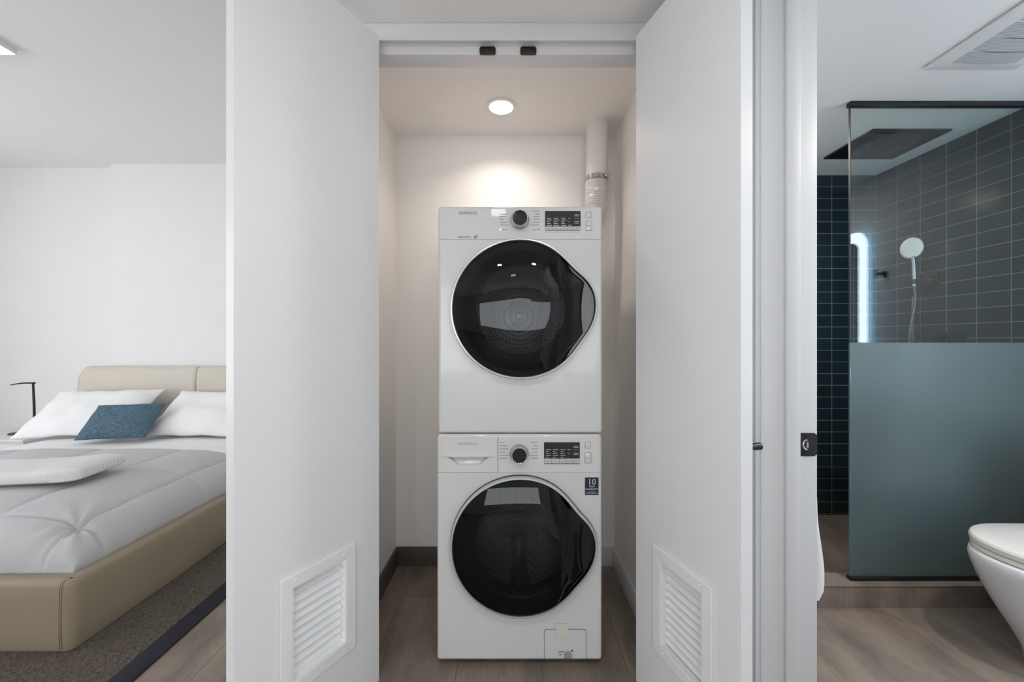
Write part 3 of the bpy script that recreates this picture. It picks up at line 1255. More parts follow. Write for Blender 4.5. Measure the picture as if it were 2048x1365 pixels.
def display(t, u0, u1, v0, v1, vs, seed):
    b = NB()
    plate(b, rrect(mx(u0), mx(u1), mz(v1), mz(v0), 0.003), YF - 0.0016, YF + 0.001, bev=0.0005)
    d = obj('display', b, M['display'], t, smooth=0)
    b = NB()
    n = 5
    ws = [0.0, 0.215, 0.43, 0.62, 0.80, 1.0]
    for k in range(n):
        xa = mx(u0 + (u1 - u0) * ws[k]) + 0.0006
        xb = mx(u0 + (u1 - u0) * ws[k + 1]) - 0.0004
        box(b, xa, xb, YF - 0.0024, YF - 0.0012, mz(v1) + 0.0022, mz(vs), 0.0003, 1)
    obj('touch_key_row', b, M['button_strip'], d)
    rows = []
    dv = (vs - (v0 + 13)) / 5.0
    for c, (a_, e_) in enumerate(((0.05, 0.20), (0.245, 0.40), (0.46, 0.60), (0.66, 0.745))):
        for r_ in range(5):
            if c == 3 and r_ in (1, 3):
                continue
            e2 = e_ - 0.03 * ((c * 3 + r_ * 5 + seed) % 3)
            ua, ub = u0 + (u1 - u0) * a_, u0 + (u1 - u0) * e2
            rows += words(ua, ub, v0 + 13.5 + dv * r_ + 1.0, 1.0, r_ + c)
    for r_, vv in enumerate((v0 + 7.5, v0 + 10.0, v0 + 15, v0 + 21.5, v0 + 24.5)):
        rows += words(u0 + (u1 - u0) * 0.83, u0 + (u1 - u0) * 0.965, vv, 0.9 if r_ != 2 else 0.5, r_)
    obj('display_marks', dashes([(a, b_, c, d_) for a, b_, c, d_ in rows], YF - 0.0018), M['print_white'], d)
    rows = []
    for k in range(n):
        um = u0 + (u1 - u0) * (ws[k] + ws[k + 1]) / 2
        rows += words(um - 4, um + 4, (vs + v1) / 2 - 0.5, 1.0, k)
    obj('key_marks', dashes(rows, YF - 0.0026), M['print_grey'], d)


# washing machine
XL, XR = mx(874), mx(1204)
wz0, wz1, wzs = mz(1321), mz(868.5), mz(946)
dz0, dz1, dzs = mz(866.5), mz(412), mz(478.5)
YB = 1.93
wcx, wcz = mx(1041), mz(1089)
dcx, dcz = mx(1041.5), mz(618.5)

wm = thing('washing_machine', 'white front-loading washing machine on the closet floor, under the dryer', 'washing machine',
           ((XL + XR) / 2, 1.69, 0))
machine_body(wm, XL, XR, wz0, wz1, wzs, wcx, wcz, 0.182, YB, True)
GRIP = [(mx(891), mz(912.4)), (mx(982), mz(912.4)), (mx(975), mz(916)), (mx(961), mz(928.5)), (mx(914), mz(928.5)), (mx(899), mz(916))]
cp = control_panel(wm, XL, XR, wzs + 0.0012, wz1, YB, hole=GRIP[::-1])
b = NB()
box(b, XL + 0.012, XR - 0.012, YF + 0.003, YB - 0.002, wzs - 0.001, wzs + 0.0022)
obj('panel_seam', b, M['seam'], wm)
machine_door(wm, wcx, wcz, -3.0, 0.030)
drum(wm, wcx, wcz, YB - 0.03, 0)
knob_dial(cp, 1038.5, 907)
display(cp, 1088, 1159.5, 884.5, 928, 917, 0)
button(cp, 1169.5, 1181.5, 884, 897, 'power')
button(cp, 1169.5, 1182.5, 905, 927, 'play')
# detergent drawer: seam, scooped grip
b = NB()
box(b, mx(995.5), mx(996.5), YF - 0.0009, YF + 0.001, wzs + 0.004, wz1 - 0.012)
obj('drawer_seam', b, M['seam'], cp)
dw = thing_child('detergent_drawer', cp, (mx(938), YF, mz(907)))
b = NB()
o_ = [b.verts.new((x, YF - 0.0022, z)) for x, z in ((mx(882), wz1 - 0.012), (mx(994.5), wz1 - 0.012), (mx(994.5), wzs + 0.003), (mx(882), wzs + 0.003))]
keyhole(b, o_[::-1], GRIP, YF - 0.0022)
obj('drawer_front', b, M['panel'], dw, smooth=0)
b = NB()
deep = [(x, z) for x, z in GRIP]
A = [b.verts.new((x, YF - 0.0022, z)) for x, z in GRIP]
B = [b.verts.new((x * 1.0 + (0.006 if x < mx(936) else -0.006), YF + (0.022 if z > mz(914) else (0.018 if z > mz(920) else 0.004)), z)) for x, z in GRIP]
for k in range(6):
    b.faces.new((A[k], A[(k + 1) % 6], B[(k + 1) % 6], B[k]))
b.faces.new((B[0], B[1], B[2], B[5]))
b.faces.new((B[5], B[2], B[3], B[4]))
obj('drawer_grip', b, M['panel'], dw)
b = NB()
plate(b, [(mx(884), mz(910.8)), (mx(990), mz(910.8)), (mx(984), mz(913.4)), (mx(890), mz(913.4))][::-1], YF - 0.0075, YF - 0.0021, bev=0.0008)
obj('drawer_lip', b, M['panel'], dw)
# prints
obj('brand_mark', text_bm('SAMSUNG', 7.6 * U, mx(918), mz(889.5), YF - 0.0028, sx=1.03), M['print_light'], cp)
obj('feature_mark', text_bm('SuperSpeed  Steam  VRT', 4.6 * U, mx(903), mz(940.8), YF - 0.0012, sx=0.86), M['print_dark'], cp)
b = NB()
pts = [(mx(959.5) + 0.0058 * math.cos(a) + 0.0015 * math.sin(a), YF - 0.001, mz(939.5) + 0.0042 * math.sin(a) + 0.0015 * math.cos(a)) for a in [2 * PI * q / 20 for q in range(20)]]
tube(b, pts, 0.0011, 6, closed=True)
obj('feature_symbol', b, M['print_dark'], cp)
rows, rows2 = [], []
for k, vv in enumerate((885, 891.5, 897.8, 904.5, 910.6, 916.5)):
    rows += words(999, 999 + (10, 16, 18, 13, 18, 15)[k], vv, 1.1, k)
    rows2 += words(1076 - (14, 8, 12, 11, 17, 14)[k], 1076, vv, 1.1, k + 3)
obj('cycle_marks', dashes(rows, YF - 0.0009), M['print_grey'], cp)
obj('cycle_marks', dashes(rows2, YF - 0.0009), M['print_grey'], cp)
# warranty sticker
b = NB()
box(b, mx(1170), mx(1197), YF - 0.0008, YF + 0.0008, mz(990), mz(955))
st = obj('warranty_sticker', b, M['navy'], wm, label='navy warranty sticker with white print')
b = NB()
merge(b, text_bm('10', 17 * U, mx(1183.5), mz(969.5), YF - 0.0012, 'CENTER'))
merge(b, text_bm('YEAR', 5.0 * U, mx(1183.5), mz(974.5), YF - 0.0012, 'CENTER'))
merge(b, text_bm('WARRANTY', 4.9 * U, mx(1183.5), mz(980), YF - 0.0012, 'CENTER', sx=0.95))
for r_ in words(1172, 1195, 986, 1.6, 1) + words(1176, 1191, 982.6, 0.6, 2):
    box(b, r_[0], r_[1], YF - 0.0012, YF - 0.0008, r_[2] - r_[3] / 2, r_[2] + r_[3] / 2)
obj('sticker_print', b, M['print_white'], st)
# filter flap with its seam, print and tape
b = NB()
o1 = rrect(mx(1088), mx(1173), mz(1330), mz(1258.5), 0.010)
o1 = [(x, max(z, mz(1319))) for x, z in o1]
A = [b.verts.new((x, YF - 0.0007, z)) for x, z in o1]
cxm, czm = mx(1130.5), mz(1294)
i1 = [(x + (0.0016 if x < cxm else -0.0016), z - (0.0016 if z > mz(1270) else 0)) for x, z in o1]
B = [b.verts.new((x, YF - 0.0007, z)) for x, z in i1]
for k in range(len(A)):
    j = (k + 1) % len(A)
    if o1[k][1] <= mz(1318.9) and o1[j][1] <= mz(1318.9):
        continue
    b.faces.new((A[k], A[j], B[j], B[k]))
fl = obj('filter_flap', b, M['seam'], wm)
rows = words(1117, 1130, 1303.8, 1.6, 0) + words(1132, 1141, 1304, 1.2, 1) + words(1118, 1124, 1309.5, 1.8, 2)
for k in range(5):
    rows += words(1128.5, 1143 + (k % 2) * 3, 1307 + 2.6 * k, 1.3, k)
bb = dashes(rows, YF - 0.0008)
lathe(bb, [(0.0042, 0.0), (0.0042, 0.0006)], (mx(1144), YF - 0.0006, mz(1301.8)), 'y', 18)
obj('flap_print', bb, M['print_grey'], fl)
b = NB()
box(b, mx(1111), mx(1136), YF - 0.0011, YF - 0.0003, mz(1275), mz(1247))
obj('tape_strip', b, M['tape'], wm, label='yellowed strip of clear tape over the flap')
for fx_ in (XL + 0.05, XR - 0.05):
    for fy in (YF + 0.06, YB - 0.06):
        b = NB()
        lathe(b, [(0.022, 0.0), (0.022, 0.012), (0.010, 0.014), (0.010, wz0 + 0.002)], (fx_, fy, 0), 'z', 20)
        obj('foot', b, M['rubber'], wm)

# tumble dryer
dry = thing('tumble_dryer', 'white front-loading tumble dryer stacked on top of the washing machine', 'dryer',
            ((XL + XR) / 2, 1.69, dz0))
XL2, XR2 = mx(876), mx(1205)
machine_body(dry, XL2, XR2, dz0, dz1, dzs, dcx, dcz, 0.182, YB, True)
cp = control_panel(dry, XL2, XR2, dzs + 0.0012, dz1, YB)
b = NB()
box(b, XL2 + 0.012, XR2 - 0.012, YF + 0.003, YB - 0.002, dzs - 0.001, dzs + 0.0022)
obj('panel_seam', b, M['seam'], dry)
machine_door(dry, dcx, dcz, 2.0, 0.030)
drum(dry, dcx, dcz, YB - 0.03, 0)
knob_dial(cp, 1039.5, 440.5)
display(cp, 1090, 1161, 422, 461, 453, 1)
button(cp, 1171, 1183.5, 423.5, 435, 'power')
button(cp, 1171.5, 1184, 441.5, 461.5, 'play')
obj('brand_mark', text_bm('SAMSUNG', 7.6 * U, mx(918), mz(428.3), YF - 0.0012, sx=1.03), M['print_grey'], cp)
obj('feature_mark', text_bm('SensorDry', 5.0 * U, mx(916), mz(475.2), YF - 0.0012, sx=1.2), M['print_dark'], cp)
b = NB()
pts = [(mx(951.5) + 0.0058 * math.cos(a) + 0.0015 * math.sin(a), YF - 0.001, mz(473.6) + 0.0042 * math.sin(a) + 0.0015 * math.cos(a)) for a in [2 * PI * q / 20 for q in range(20)]]
tube(b, pts, 0.0011, 6, closed=True)
obj('feature_symbol', b, M['print_dark'], cp)
rows, rows2, rows3 = [], [], []
for k, vv in enumerate((428.5, 433, 439, 444.5, 450)):
    rows += words(1000, 1000 + (14, 12, 7, 14, 18)[k], vv, 1.1, k)
for k, vv in enumerate((422, 428, 433, 438.5, 444.5, 450)):
    rows2 += words(1079 - (15, 8, 13, 11, 12, 19)[k], 1079, vv, 1.1, k + 2)
rows += words(1004, 1016, 459, 0.9, 1)
rows2 += words(1065, 1074, 459, 0.9, 2)
for k in range(4):
    rows3 += words(1091 + 18 * k, 1102 + 18 * k, 464.5, 0.7, k)
obj('cycle_marks', dashes(rows, YF - 0.0009), M['print_grey'], cp)
obj('cycle_marks', dashes(rows2, YF - 0.0009), M['print_grey'], cp)
obj('option_marks', dashes(rows3, YF - 0.0009), M['print_grey'], cp)
b = NB()
lathe(b, [(0.0035, 0.0), (0.0030, 0.0012)], (mx(1001), YF - 0.0004, mz(459)), 'y', 16)
obj('indicator_light', b, M['orange'], cp, label='small orange indicator light')
b = NB()
lathe(b, [(0.0028, 0.0), (0.0024, 0.0010)], (mx(1077.5), YF - 0.0004, mz(458.5)), 'y', 16)
obj('indicator_mark', b, M['print_grey'], cp)

# ---------------------------------------------------------------- exhaust duct
PX, PY = 0.420, 1.985
t = thing('exhaust_duct', 'white exhaust pipe from the closet ceiling into ribbed silver hose behind the dryer', 'duct', (PX, PY, 2.27))
b = NB()
tube(b, [(PX, PY, 1.99), (PX + 0.002, PY, 2.15), (PX + 0.004, PY, CEIL)], 0.0525, 40)
obj('pipe', b, M['pvc'], t)
b = NB()
lathe(b, [(0.0525, 0.0), (0.059, 0.001), (0.059, -0.004), (0.0525, -0.005)], (PX + 0.004, PY, CEIL - 0.001), 'z', 40, False, False)
obj('ceiling_collar', b, M['closet'], t)
ctr = [Vector((PX, PY, 1.998)), Vector((PX - 0.003, PY, 1.90)), Vector((PX - 0.010, PY, 1.82)), Vector((PX - 0.035, PY + 0.005, 1.735)),
       Vector((PX - 0.085, PY + 0.01, 1.66)), Vector((PX - 0.16, PY + 0.012, 1.60))]


def spline(c, n):
    out = []
    for i in range(len(c) - 1):
        p0, p1, p2, p3 = c[max(i - 1, 0)], c[i], c[i + 1], c[min(i + 2, len(c) - 1)]
        for k in range(n):
            u = k / n
            out.append(0.5 * ((2 * p1) + (p2 - p0) * u + (2 * p0 - 5 * p1 + 4 * p2 - p3) * u * u + (3 * p1 - p0 - 3 * p2 + p3) * u ** 3))
    out.append(c[-1])
    return out


sp_ = spline(ctr, 40)
# constant arc length ribs
acc = 0
rad = []
for i, p in enumerate(sp_):
    if i:
        acc += (p - sp_[i - 1]).length
    rad.append(0.0535 + 0.0022 * math.sin(acc / 0.0118 * 2 * PI))
b = NB()
tube(b, sp_, rad, 36)
obj('flexible_hose', b, M['foil'], t, label='ribbed silver foil hose')
b = NB()
lathe(b, [(0.0535, -0.011), (0.0575, -0.010), (0.0578, 0.010), (0.0535, 0.011)], (PX, PY, 1.988), 'z', 40, False, False)
cl = obj('hose_clamp', b, M['satin_chrome'], t)
b = NB()
box(b, PX + 0.030, PX + 0.052, PY - 0.058, PY - 0.040, 1.980, 1.996, 0.002)
tube(b, [(PX + 0.026, PY - 0.056, 1.988), (PX + 0.058, PY - 0.046, 1.988)], 0.004, 10)
obj('clamp_screw', b, M['chrome'], cl)


# ---------------------------------------------------------------- ceiling lamps
def downlight(x, y, z, r, label, on='lamp_on', group=None):
    t = thing('recessed_lamp', label, 'ceiling lamp', (x, y, z), group)
    b = NB()
    lathe(b, [(r, 0.0), (r, -0.004), (r * 0.93, -0.007), (r * 0.80, -0.008), (r * 0.76, -0.004), (r * 0.74, 0.0)], (x, y, z), 'z', 56, False, False)
    obj('trim_ring', b, M['vent'], t)
    b = NB()
    lathe(b, [(r * 0.76, 0.0), (r * 0.76, -0.0035), (0.001, -0.0045)], (x, y, z), 'z', 56, True, True)
    obj('diffuser', b, M[on], t)
    return t


downlight(-0.050, 1.85, CEIL, 0.070, 'round recessed lamp glowing in the closet ceiling above the dryer')
downlight(1.75, 0.80, CEIL, 0.060, 'round recessed lamp in the bathroom ceiling nearest the vanity side', group='bathroom ceiling lamps')
downlight(1.20, 2.20, CEIL, 0.060, 'unseen round lamp added in the shower ceiling to brighten the shower', group='bathroom ceiling lamps')  # added lamp hidden behind the door jamb, brightens the shower

downlight(-0.36, 0.05, 2.30, 0.055, 'recessed lamp in the lowered corridor ceiling, on the bedroom side', group='corridor ceiling lamps')
downlight(0.34, 0.05, 2.30, 0.055, 'recessed lamp in the lowered corridor ceiling, on the bathroom side', group='corridor ceiling lamps')


def square_lamp(x0, x1, y0, y1, z, label):
    t = thing('ceiling_lamp', label, 'ceiling lamp', ((x0 + x1) / 2, (y0 + y1) / 2, z))
    b = NB()
    box(b, x0, x1, y0, y1, z - 0.028, z, 0.002)
    obj('housing', b, M['vent'], t)
    b = NB()
    box(b, x0 + 0.006, x1 - 0.006, y0 + 0.006, y1 - 0.006, z - 0.0305, z - 0.0275)
    obj('diffuser', b, M['panel_on'], t)


square_lamp(-3.02, -2.665, 1.80, 2.155, HI, 'flat square white ceiling lamp over the bed')
square_lamp(-0.25, -0.07, -2.02, -1.74, HI, 'flat square white ceiling lamp mirrored on the dryer panel')

# ---------------------------------------------------------------- bathroom
# shower screen
YG = 1.82
XG = (1700 - 1024) * YG / 800
t = thing('shower_screen', 'fixed glass shower screen with a frosted lower half in black channels', 'shower screen', (1.96, YG, 0.0985))
zf = CAM_H - (685 - 682) * YG / 800
b = NB()
box(b, XG, 2.383, YG - 0.004, YG + 0.004, zf, CEIL - 0.018)
obj('clear_pane', b, M['glass_clear'], t, smooth=0)
b = NB()
box(b, XG, 2.383, YG - 0.004, YG + 0.004, 0.108, zf - 0.0004)
obj('frosted_pane', b, M['frost'], t, smooth=0, label='frosted lower part of the glass')
b = NB()
box(b, XG - 0.0022, XG - 0.0002, YG - 0.0045, YG + 0.0045, 0.112, zf)
obj('pane_edge', b, M['glass_edge'], t)
b = NB()
box(b, XG - 0.0032, XG - 0.0003, YG - 0.0045, YG + 0.0045, zf, CEIL - 0.023)
obj('edge_strip', b, M['rubber'], t)
b = NB()
box(b, XG - 0.006, 2.3835, YG - 0.012, YG + 0.012, CEIL - 0.022, CEIL - 0.0003, 0.001)
obj('top_channel', b, M['black'], t)
b = NB()
box(b, XG - 0.006, 2.3835, YG - 0.012, YG + 0.012, 0.0987, 0.1165, 0.001)
obj('bottom_channel', b, M['black'], t)

# rain shower head, flush with the ceiling
sx0, sx1, sy0, sy1 = 1.846, 2.252, 2.045, 2.370
t = thing('rain_shower', 'large black square rain shower head set in the ceiling', 'shower head', ((sx0 + sx1) / 2, (sy0 + sy1) / 2, CEIL))
b = NB()
box(b, sx0, sx1, sy0, sy1, CEIL - 0.010, CEIL - 0.0003, 0.001)
obj('plate', b, M['black'], t)
b = NB()
cxs, cys = (sx0 + sx1) / 2 + 0.01, (sy0 + sy1) / 2
for i in range(1, 11):
    rr_ = 0.0135 * i
    nn = int(6.2 * i)
    for k in range(nn):
        a = 2 * PI * k / nn
        lathe(b, [(0.0024, 0.0), (0.0018, -0.0025)], (cxs + rr_ * math.cos(a), cys + rr_ * math.sin(a), CEIL - 0.010), 'z', 6, False, True)
o = obj('nozzle_field', b, M['nozzle'], t)
o['kind'] = 'stuff'
b = NB()
box(b, sx0 + 0.02, sx0 + 0.13, sy0 + 0.012, sy0 + 0.034, CEIL - 0.0115, CEIL - 0.010)
obj('cascade_slot', b, M['blackgloss'], t)

# hand shower on the right tiled wall
XW = 2.384
t = thing('hand_shower', 'hand shower with a white face hanging on the tiled shower wall', 'hand shower', (XW, 2.30, 1.50))
hc = Vector((2.285, 2.29, 1.185 + (682 - 496) * 2.29 / 800))
b = NB()
prof = [(0.002, 0.016), (0.046, 0.015), (0.052, 0.008), (0.048, -0.002), (0.020, -0.012), (0.002, -0.014)]
lathe(b, prof, (0, 0, 0), 'z', 40, True, True)
face_m = Matrix.Translation(hc) @ (Vector((-0.45, -1.0, -0.25)).to_track_quat('Z', 'Y').to_matrix().to_4x4()) @ Matrix.Diagonal((1.0, 1.15, 1, 1))
obj('spray_head', b, M['seat'], t, matrix=face_m, label='white oval spray head')
b = NB()
hb = Vector((2.312, 2.30, 1.185 + (682 - 572) * 2.3 / 800))
tube(b, spline([hc + Vector((0.008, 0, -0.045)), hc + Vector((0.020, 0.006, -0.10)), hb + Vector((0, 0, 0.05)), hb], 8), 0.0115, 16)
obj('handle', b, M['satin_chrome'], t)
b = NB()
tube(b, spline([hb, hb + Vector((0.0, -0.005, -0.10)), hb + Vector((-0.028, 0.0, -0.32)), hb + Vector((-0.02, 0.0, -0.75)), hb + Vector((0.02, 0.0, -0.88)),
                hb + Vector((0.03, 0.03, -0.72)), hb + Vector((0.012, 0.02, -0.34)), Vector((2.350, 2.345, 1.42)), Vector((2.374, 2.355, 1.43))], 14), 0.008, 12)
obj('hose', b, pm('grey_metal_hose', srgb(96, 98, 100), 0.25, 0.8), t)
b = NB()
box(b, 2.30, XW - 0.0125, 2.285, 2.325, hb.z + 0.01, hb.z + 0.04, 0.006)
obj('wall_bracket', b, M['black'], t)

t = thing('shower_valve', 'black square shower valve plate on the tiled wall beside the hand shower', 'shower valve', (XW, 2.285, 1.49))
zv = CAM_H + (682 - 567) * 2.285 / 800
b = NB()
plate(b, rrect(2.225, 2.335, zv - 0.062, zv + 0.062, 0.006), XW - 0.012, XW - 0.0003, 'yz', 0.0)
obj('plate', b, M['black'], t)
b = NB()
lathe(b, [(0.022, 0.0), (0.022, 0.035), (0.019, 0.038)], (XW - 0.012, 2.262, zv), 'x', 28)
box(b, XW - 0.050, XW - 0.042, 2.256, 2.268, zv - 0.005, zv + 0.045, 0.002)
obj('handle', b, M['black'], t)
b = NB()
zs_ = 1.209
box(b, XW - 0.10, XW - 0.0005, 2.095, 2.265, zs_ - 0.014, zs_ + 0.002, 0.003)
box(b, XW - 0.10, XW - 0.096, 2.095, 2.265, zs_ - 0.014, zs_ + 0.018, 0.001)
o = obj('soap_shelf', b, M['black'])
o['label'] = 'small black soap shelf on the tiled shower wall below the hand shower'
o['category'] = 'shelf'

# robe hook
t = thing('robe_hook', 'black robe hook on the white bathroom wall, seen mirrored in the glass', 'hook', (XW, 1.08, 1.615))
b = NB()
lathe(b, [(0.022, 0.0), (0.022, 0.006), (0.018, 0.008), (0.008, 0.009), (0.008, 0.050), (0.009, 0.055)], (XW - 0.0003, 1.08, 1.615), 'x', 28)
obj('rose', b, M['black'], t)
b = NB()
tube(b, [(XW - 0.055, 1.08, 1.590), (XW - 0.055, 1.08, 1.644)], 0.007, 16)
obj('bar', b, M['black'], t)

# backlit mirror on the vanity wall
t = thing('lighted_mirror', 'rounded mirror with a cool white light band, mirrored in the shower glass', 'mirror', (XW, 0.62, 1.40))
my0, my1, mz0, mz1 = 0.32, 0.995, 0.92, 1.925
b = NB()
plate(b, rrect(my0, my1, mz0, mz1, 0.10, 12), XW - 0.034, XW - 0.028, 'yz')
obj('mirror_glass', b, M['mirror'], t)
b = NB()
o1 = rrect(my0, my1, mz0, mz1, 0.10, 12)
o2 = rrect(my0 + 0.066, my1 - 0.066, mz0 + 0.066, mz1 - 0.066, 0.06, 12)
A = [b.verts.new((XW - 0.0348, p[0], p[1])) for p in o1]
B = [b.verts.new((XW - 0.0348, p[0], p[1])) for p in o2]
A2 = [b.verts.new((XW - 0.0342, p[0], p[1])) for p in o1]
B2 = [b.verts.new((XW - 0.0342, p[0], p[1])) for p in o2]
for k in range(len(A)):
    j = (k + 1) % len(A)
    b.faces.new((A[k], A[j], B[j], B[k]))
    b.faces.new((A2[k], B2[k], B2[j], A2[j]))
    b.faces.new((A[k], A2[k], A2[j], A[j]))
    b.faces.new((B[k], B[j], B2[j], B2[k]))
obj('light_band', b, M['cool_on'], t, label='glowing frosted band round the edge')
b = NB()
plate(b, rrect(my0 + 0.012, my1 - 0.012, mz0 + 0.012, mz1 - 0.012, 0.09, 10), XW - 0.026, XW - 0.018, 'yz')
obj('backlight', b, M['cool_back'], t)
b = NB()
plate(b, rrect(my0 + 0.06, my1 - 0.06, mz0 + 0.06, mz1 - 0.06, 0.05, 6), XW - 0.028, XW - 0.0003, 'yz')
obj('housing', b, M['black'], t)

# exhaust fan grille
t = thing('exhaust_fan', 'white square exhaust fan grille in the bathroom ceiling', 'exhaust fan', (1.80, 1.40, CEIL))
gx0, gx1, gy0, gy1 = 1.632, 1.992, 1.225, 1.585
b = NB()
zt = CEIL
o1 = rrect(gx0, gx1, gy0, gy1, 0.004, 4)
o2 = rrect(gx0 + 0.012, gx1 - 0.012, gy0 + 0.012, gy1 - 0.012, 0.004, 4)
o3 = rrect(gx0 + 0.055, gx1 - 0.055, gy0 + 0.040, gy1 - 0.040, 0.004, 4)
loft(b, [[(p[0], p[1], zt - 0.004) for p in o1], [(p[0], p[1], zt - 0.011) for p in o1], [(p[0], p[1], zt - 0.014) for p in o2],
         [(p[0], p[1], zt - 0.017) for p in o3]], True, True, True)
fr_ = obj('grille_frame', b, M['vent'], t)
nb_ = 4
for k in range(nb_):
    b = NB()
    ya = gy0 + 0.044 + (gy1 - gy0 - 0.088) * k / nb_ + 0.003
    yb_ = gy0 + 0.044 + (gy1 - gy0 - 0.088) * (k + 1) / nb_ - 0.003
    lay = b.loops.layers.uv.verify()
    n_ = 10
    row = []
    for i in range(n_ + 1):
        x = gx0 + 0.058 + (gx1 - gx0 - 0.116) * i / n_
        zb_ = zt - 0.0175 - 0.006 * math.sin(PI * i / n_)
        row.append((b.verts.new((x, ya, zb_)), b.verts.new((x, yb_, zb_))))
    for i in range(n_):
        f = b.faces.new((row[i][0], row[i + 1][0], row[i + 1][1], row[i][1]))
        for lp in f.loops:
            lp[lay].uv = ((lp.vert.co.x - gx0) / 0.36, (lp.vert.co.y - gy0) / 0.36)
    obj('perforated_strip', b, M['grille'], fr_)

# toilet
TY = 1.44


def egg(tip, back, hw, z, n=48, p=2.3):
    """egg outline in plan, tip towards -x"""
    out = []
    L = back - tip
    xm = tip + L * 0.46
    for k in range(n):
        a = 2 * PI * k / n
        c_, s_ = math.cos(a), math.sin(a)
        rx = (back - xm) if c_ > 0 else (xm - tip)
        pw = 4.0 if c_ > 0 else p
        x = xm + rx * math.copysign(abs(c_) ** (2 / pw), c_)
        y = TY + hw * math.copysign(abs(s_) ** (2 / pw), s_)
        out.append((x, y, z))
    return out


t = thing('toilet', 'white floor-standing toilet with its lid closed, facing the bathroom doorway', 'toilet', (2.05, TY, 0))
b = NB()
loft(b, [egg(1.905, 2.34, 0.115, 0.0), egg(1.895, 2.34, 0.120, 0.012), egg(1.885, 2.34, 0.116, 0.05), egg(1.842, 2.34, 0.125, 0.12),
         egg(1.805, 2.34, 0.140, 0.18), egg(1.772, 2.34, 0.156, 0.24), egg(1.744, 2.34, 0.171, 0.30), egg(1.727, 2.34, 0.181, 0.35),
         egg(1.720, 2.34, 0.185, 0.382), egg(1.724, 2.34, 0.183, 0.394), egg(1.735, 2.33, 0.176, 0.399)])
obj('bowl', b, M['porcelain'], t)
b = NB()
loft(b, [egg(1.742, 2.20, 0.172, 0.401, p=2.2), egg(1.736, 2.20, 0.177, 0.404, p=2.2), egg(1.736, 2.20, 0.177, 0.416, p=2.2), egg(1.741, 2.20, 0.173, 0.419, p=2.2)])
obj('seat', b, M['seat'], t)
b = NB()
loft(b, [egg(1.742, 2.20, 0.174, 0.4195, p=2.2), egg(1.735, 2.20, 0.180, 0.424, p=2.2), egg(1.734, 2.20, 0.181, 0.440, p=2.2),
         egg(1.739, 2.20, 0.177, 0.448, p=2.2), egg(1.76, 2.19, 0.160, 0.4515, p=2.2), egg(1.85, 2.12, 0.08, 0.4530, p=2.2)])
obj('lid', b, M['seat'], t)
b = NB()
box(b, 2.215, 2.382, TY - 0.185, TY + 0.185, 0.395, 0.78, 0.02, 4)
box(b, 2.205, 2.383, TY - 0.192, TY + 0.192, 0.782, 0.812, 0.010, 3)
obj('cistern', b, M['porcelain'], t)

# towel on a hook, just behind the jamb
t = thing('bath_towel', 'white towel hanging on the bathroom wall just behind the door jamb', 'towel', (0.85, 1.20, 1.05))
b = NB()
rings = []
for k in range(26):
    u = k / 25
    z = 1.10 - u * 0.640
    hw = 0.026 + 0.055 * smoothstep(0, 0.6, u)
    th = 0.016 + 0.012 * smoothstep(0.1, 0.6, u) + 0.014 * smoothstep(0.60, 0.90, u) - 0.010 * smoothstep(0.95, 1.0, u)
    ring = []
    for j in range(32):
        a = 2 * PI * j / 32
        wv = 0.004 * math.sin(a * 5 + u * 2) * u
        x = X_BATH + 0.012 + th + (th * 0.98 + wv) * math.cos(a)
        y = 1.190 + hw * math.sin(a)
        ring.append((max(x, X_BATH + 0.011), y, z + 0.004 * math.sin(a * 3)))
    rings.append(ring)
loft(b, rings)
obj('cloth', b, M['towel'], t)
b = NB()
tube(b, [(X_BATH + 0.0005, 1.19, 1.11), (X_BATH + 0.035, 1.19, 1.11), (X_BATH + 0.045, 1.19, 1.13)], 0.006, 12)
o = obj('towel_hook', b, M['satin_chrome'])
o['label'] = 'small metal hook on the bathroom wall that the white towel hangs from'
o['category'] = 'hook'

# ---------------------------------------------------------------- bedroom
BX0, BX1 = -3.745, -1.665
BY0, BY1 = 1.51, 3.42
RUG = 0.008
# rug
t = thing('rug', 'brown-grey woven rug with a navy border under the bed', 'rug', (-2.8, 2.0, 0))
b = NB()
box(b, -4.25, -1.40, 0.95, 2.98, 0.0003, RUG, 0.002)
obj('rug_field', b, M['rug'], t)
b = NB()
box(b, -1.40, -1.315, 0.865, 2.98, 0.0003, RUG + 0.001, 0.003)
box(b, -4.25, -1.40, 0.865, 0.95, 0.0003, RUG + 0.001, 0.003)
obj('border', b, M['rugedge'], t, label='navy cloth border')

bed = thing('bed', 'low double bed upholstered in beige leather', 'bed', (-2.705, 2.45, RUG))


path = [((BX0, 3.40), (1, 0))]
path += [((BX0, 3.40 - 1.86 * k / 30), (1, 0)) for k in range(1, 31)]
rc = 0.030
for k in range(7):
    a = math.radians(180 + 90 * k / 6)
    path.append(((BX0 + rc + rc * math.cos(a), BY0 + rc + rc * math.sin(a)), (-math.cos(a), -math.sin(a))))
path += [((BX0 + rc + (BX1 - BX0 - 2 * rc) * k / 30, BY0), (0, 1)) for k in range(1, 30)]
for k in range(7):
    a = math.radians(270 + 90 * k / 6)
    path.append(((BX1 - rc + rc * math.cos(a), BY0 + rc + rc * math.sin(a)), (-math.cos(a), -math.sin(a))))
path += [((BX1, BY0 + rc + 1.86 * k / 60), (-1, 0)) for k in range(1, 61)]
sec = [(0.004, RUG + 0.0015), (0.0, RUG + 0.012), (-0.002, 0.07), (-0.003, 0.13), (-0.002, 0.20), (0.0, 0.250), (0.003, 0.263), (0.010, 0.271), (0.020, 0.2745),
       (0.045, 0.2745), (0.056, 0.271), (0.0648, 0.262), (0.0648, RUG + 0.0015)]
rings = []
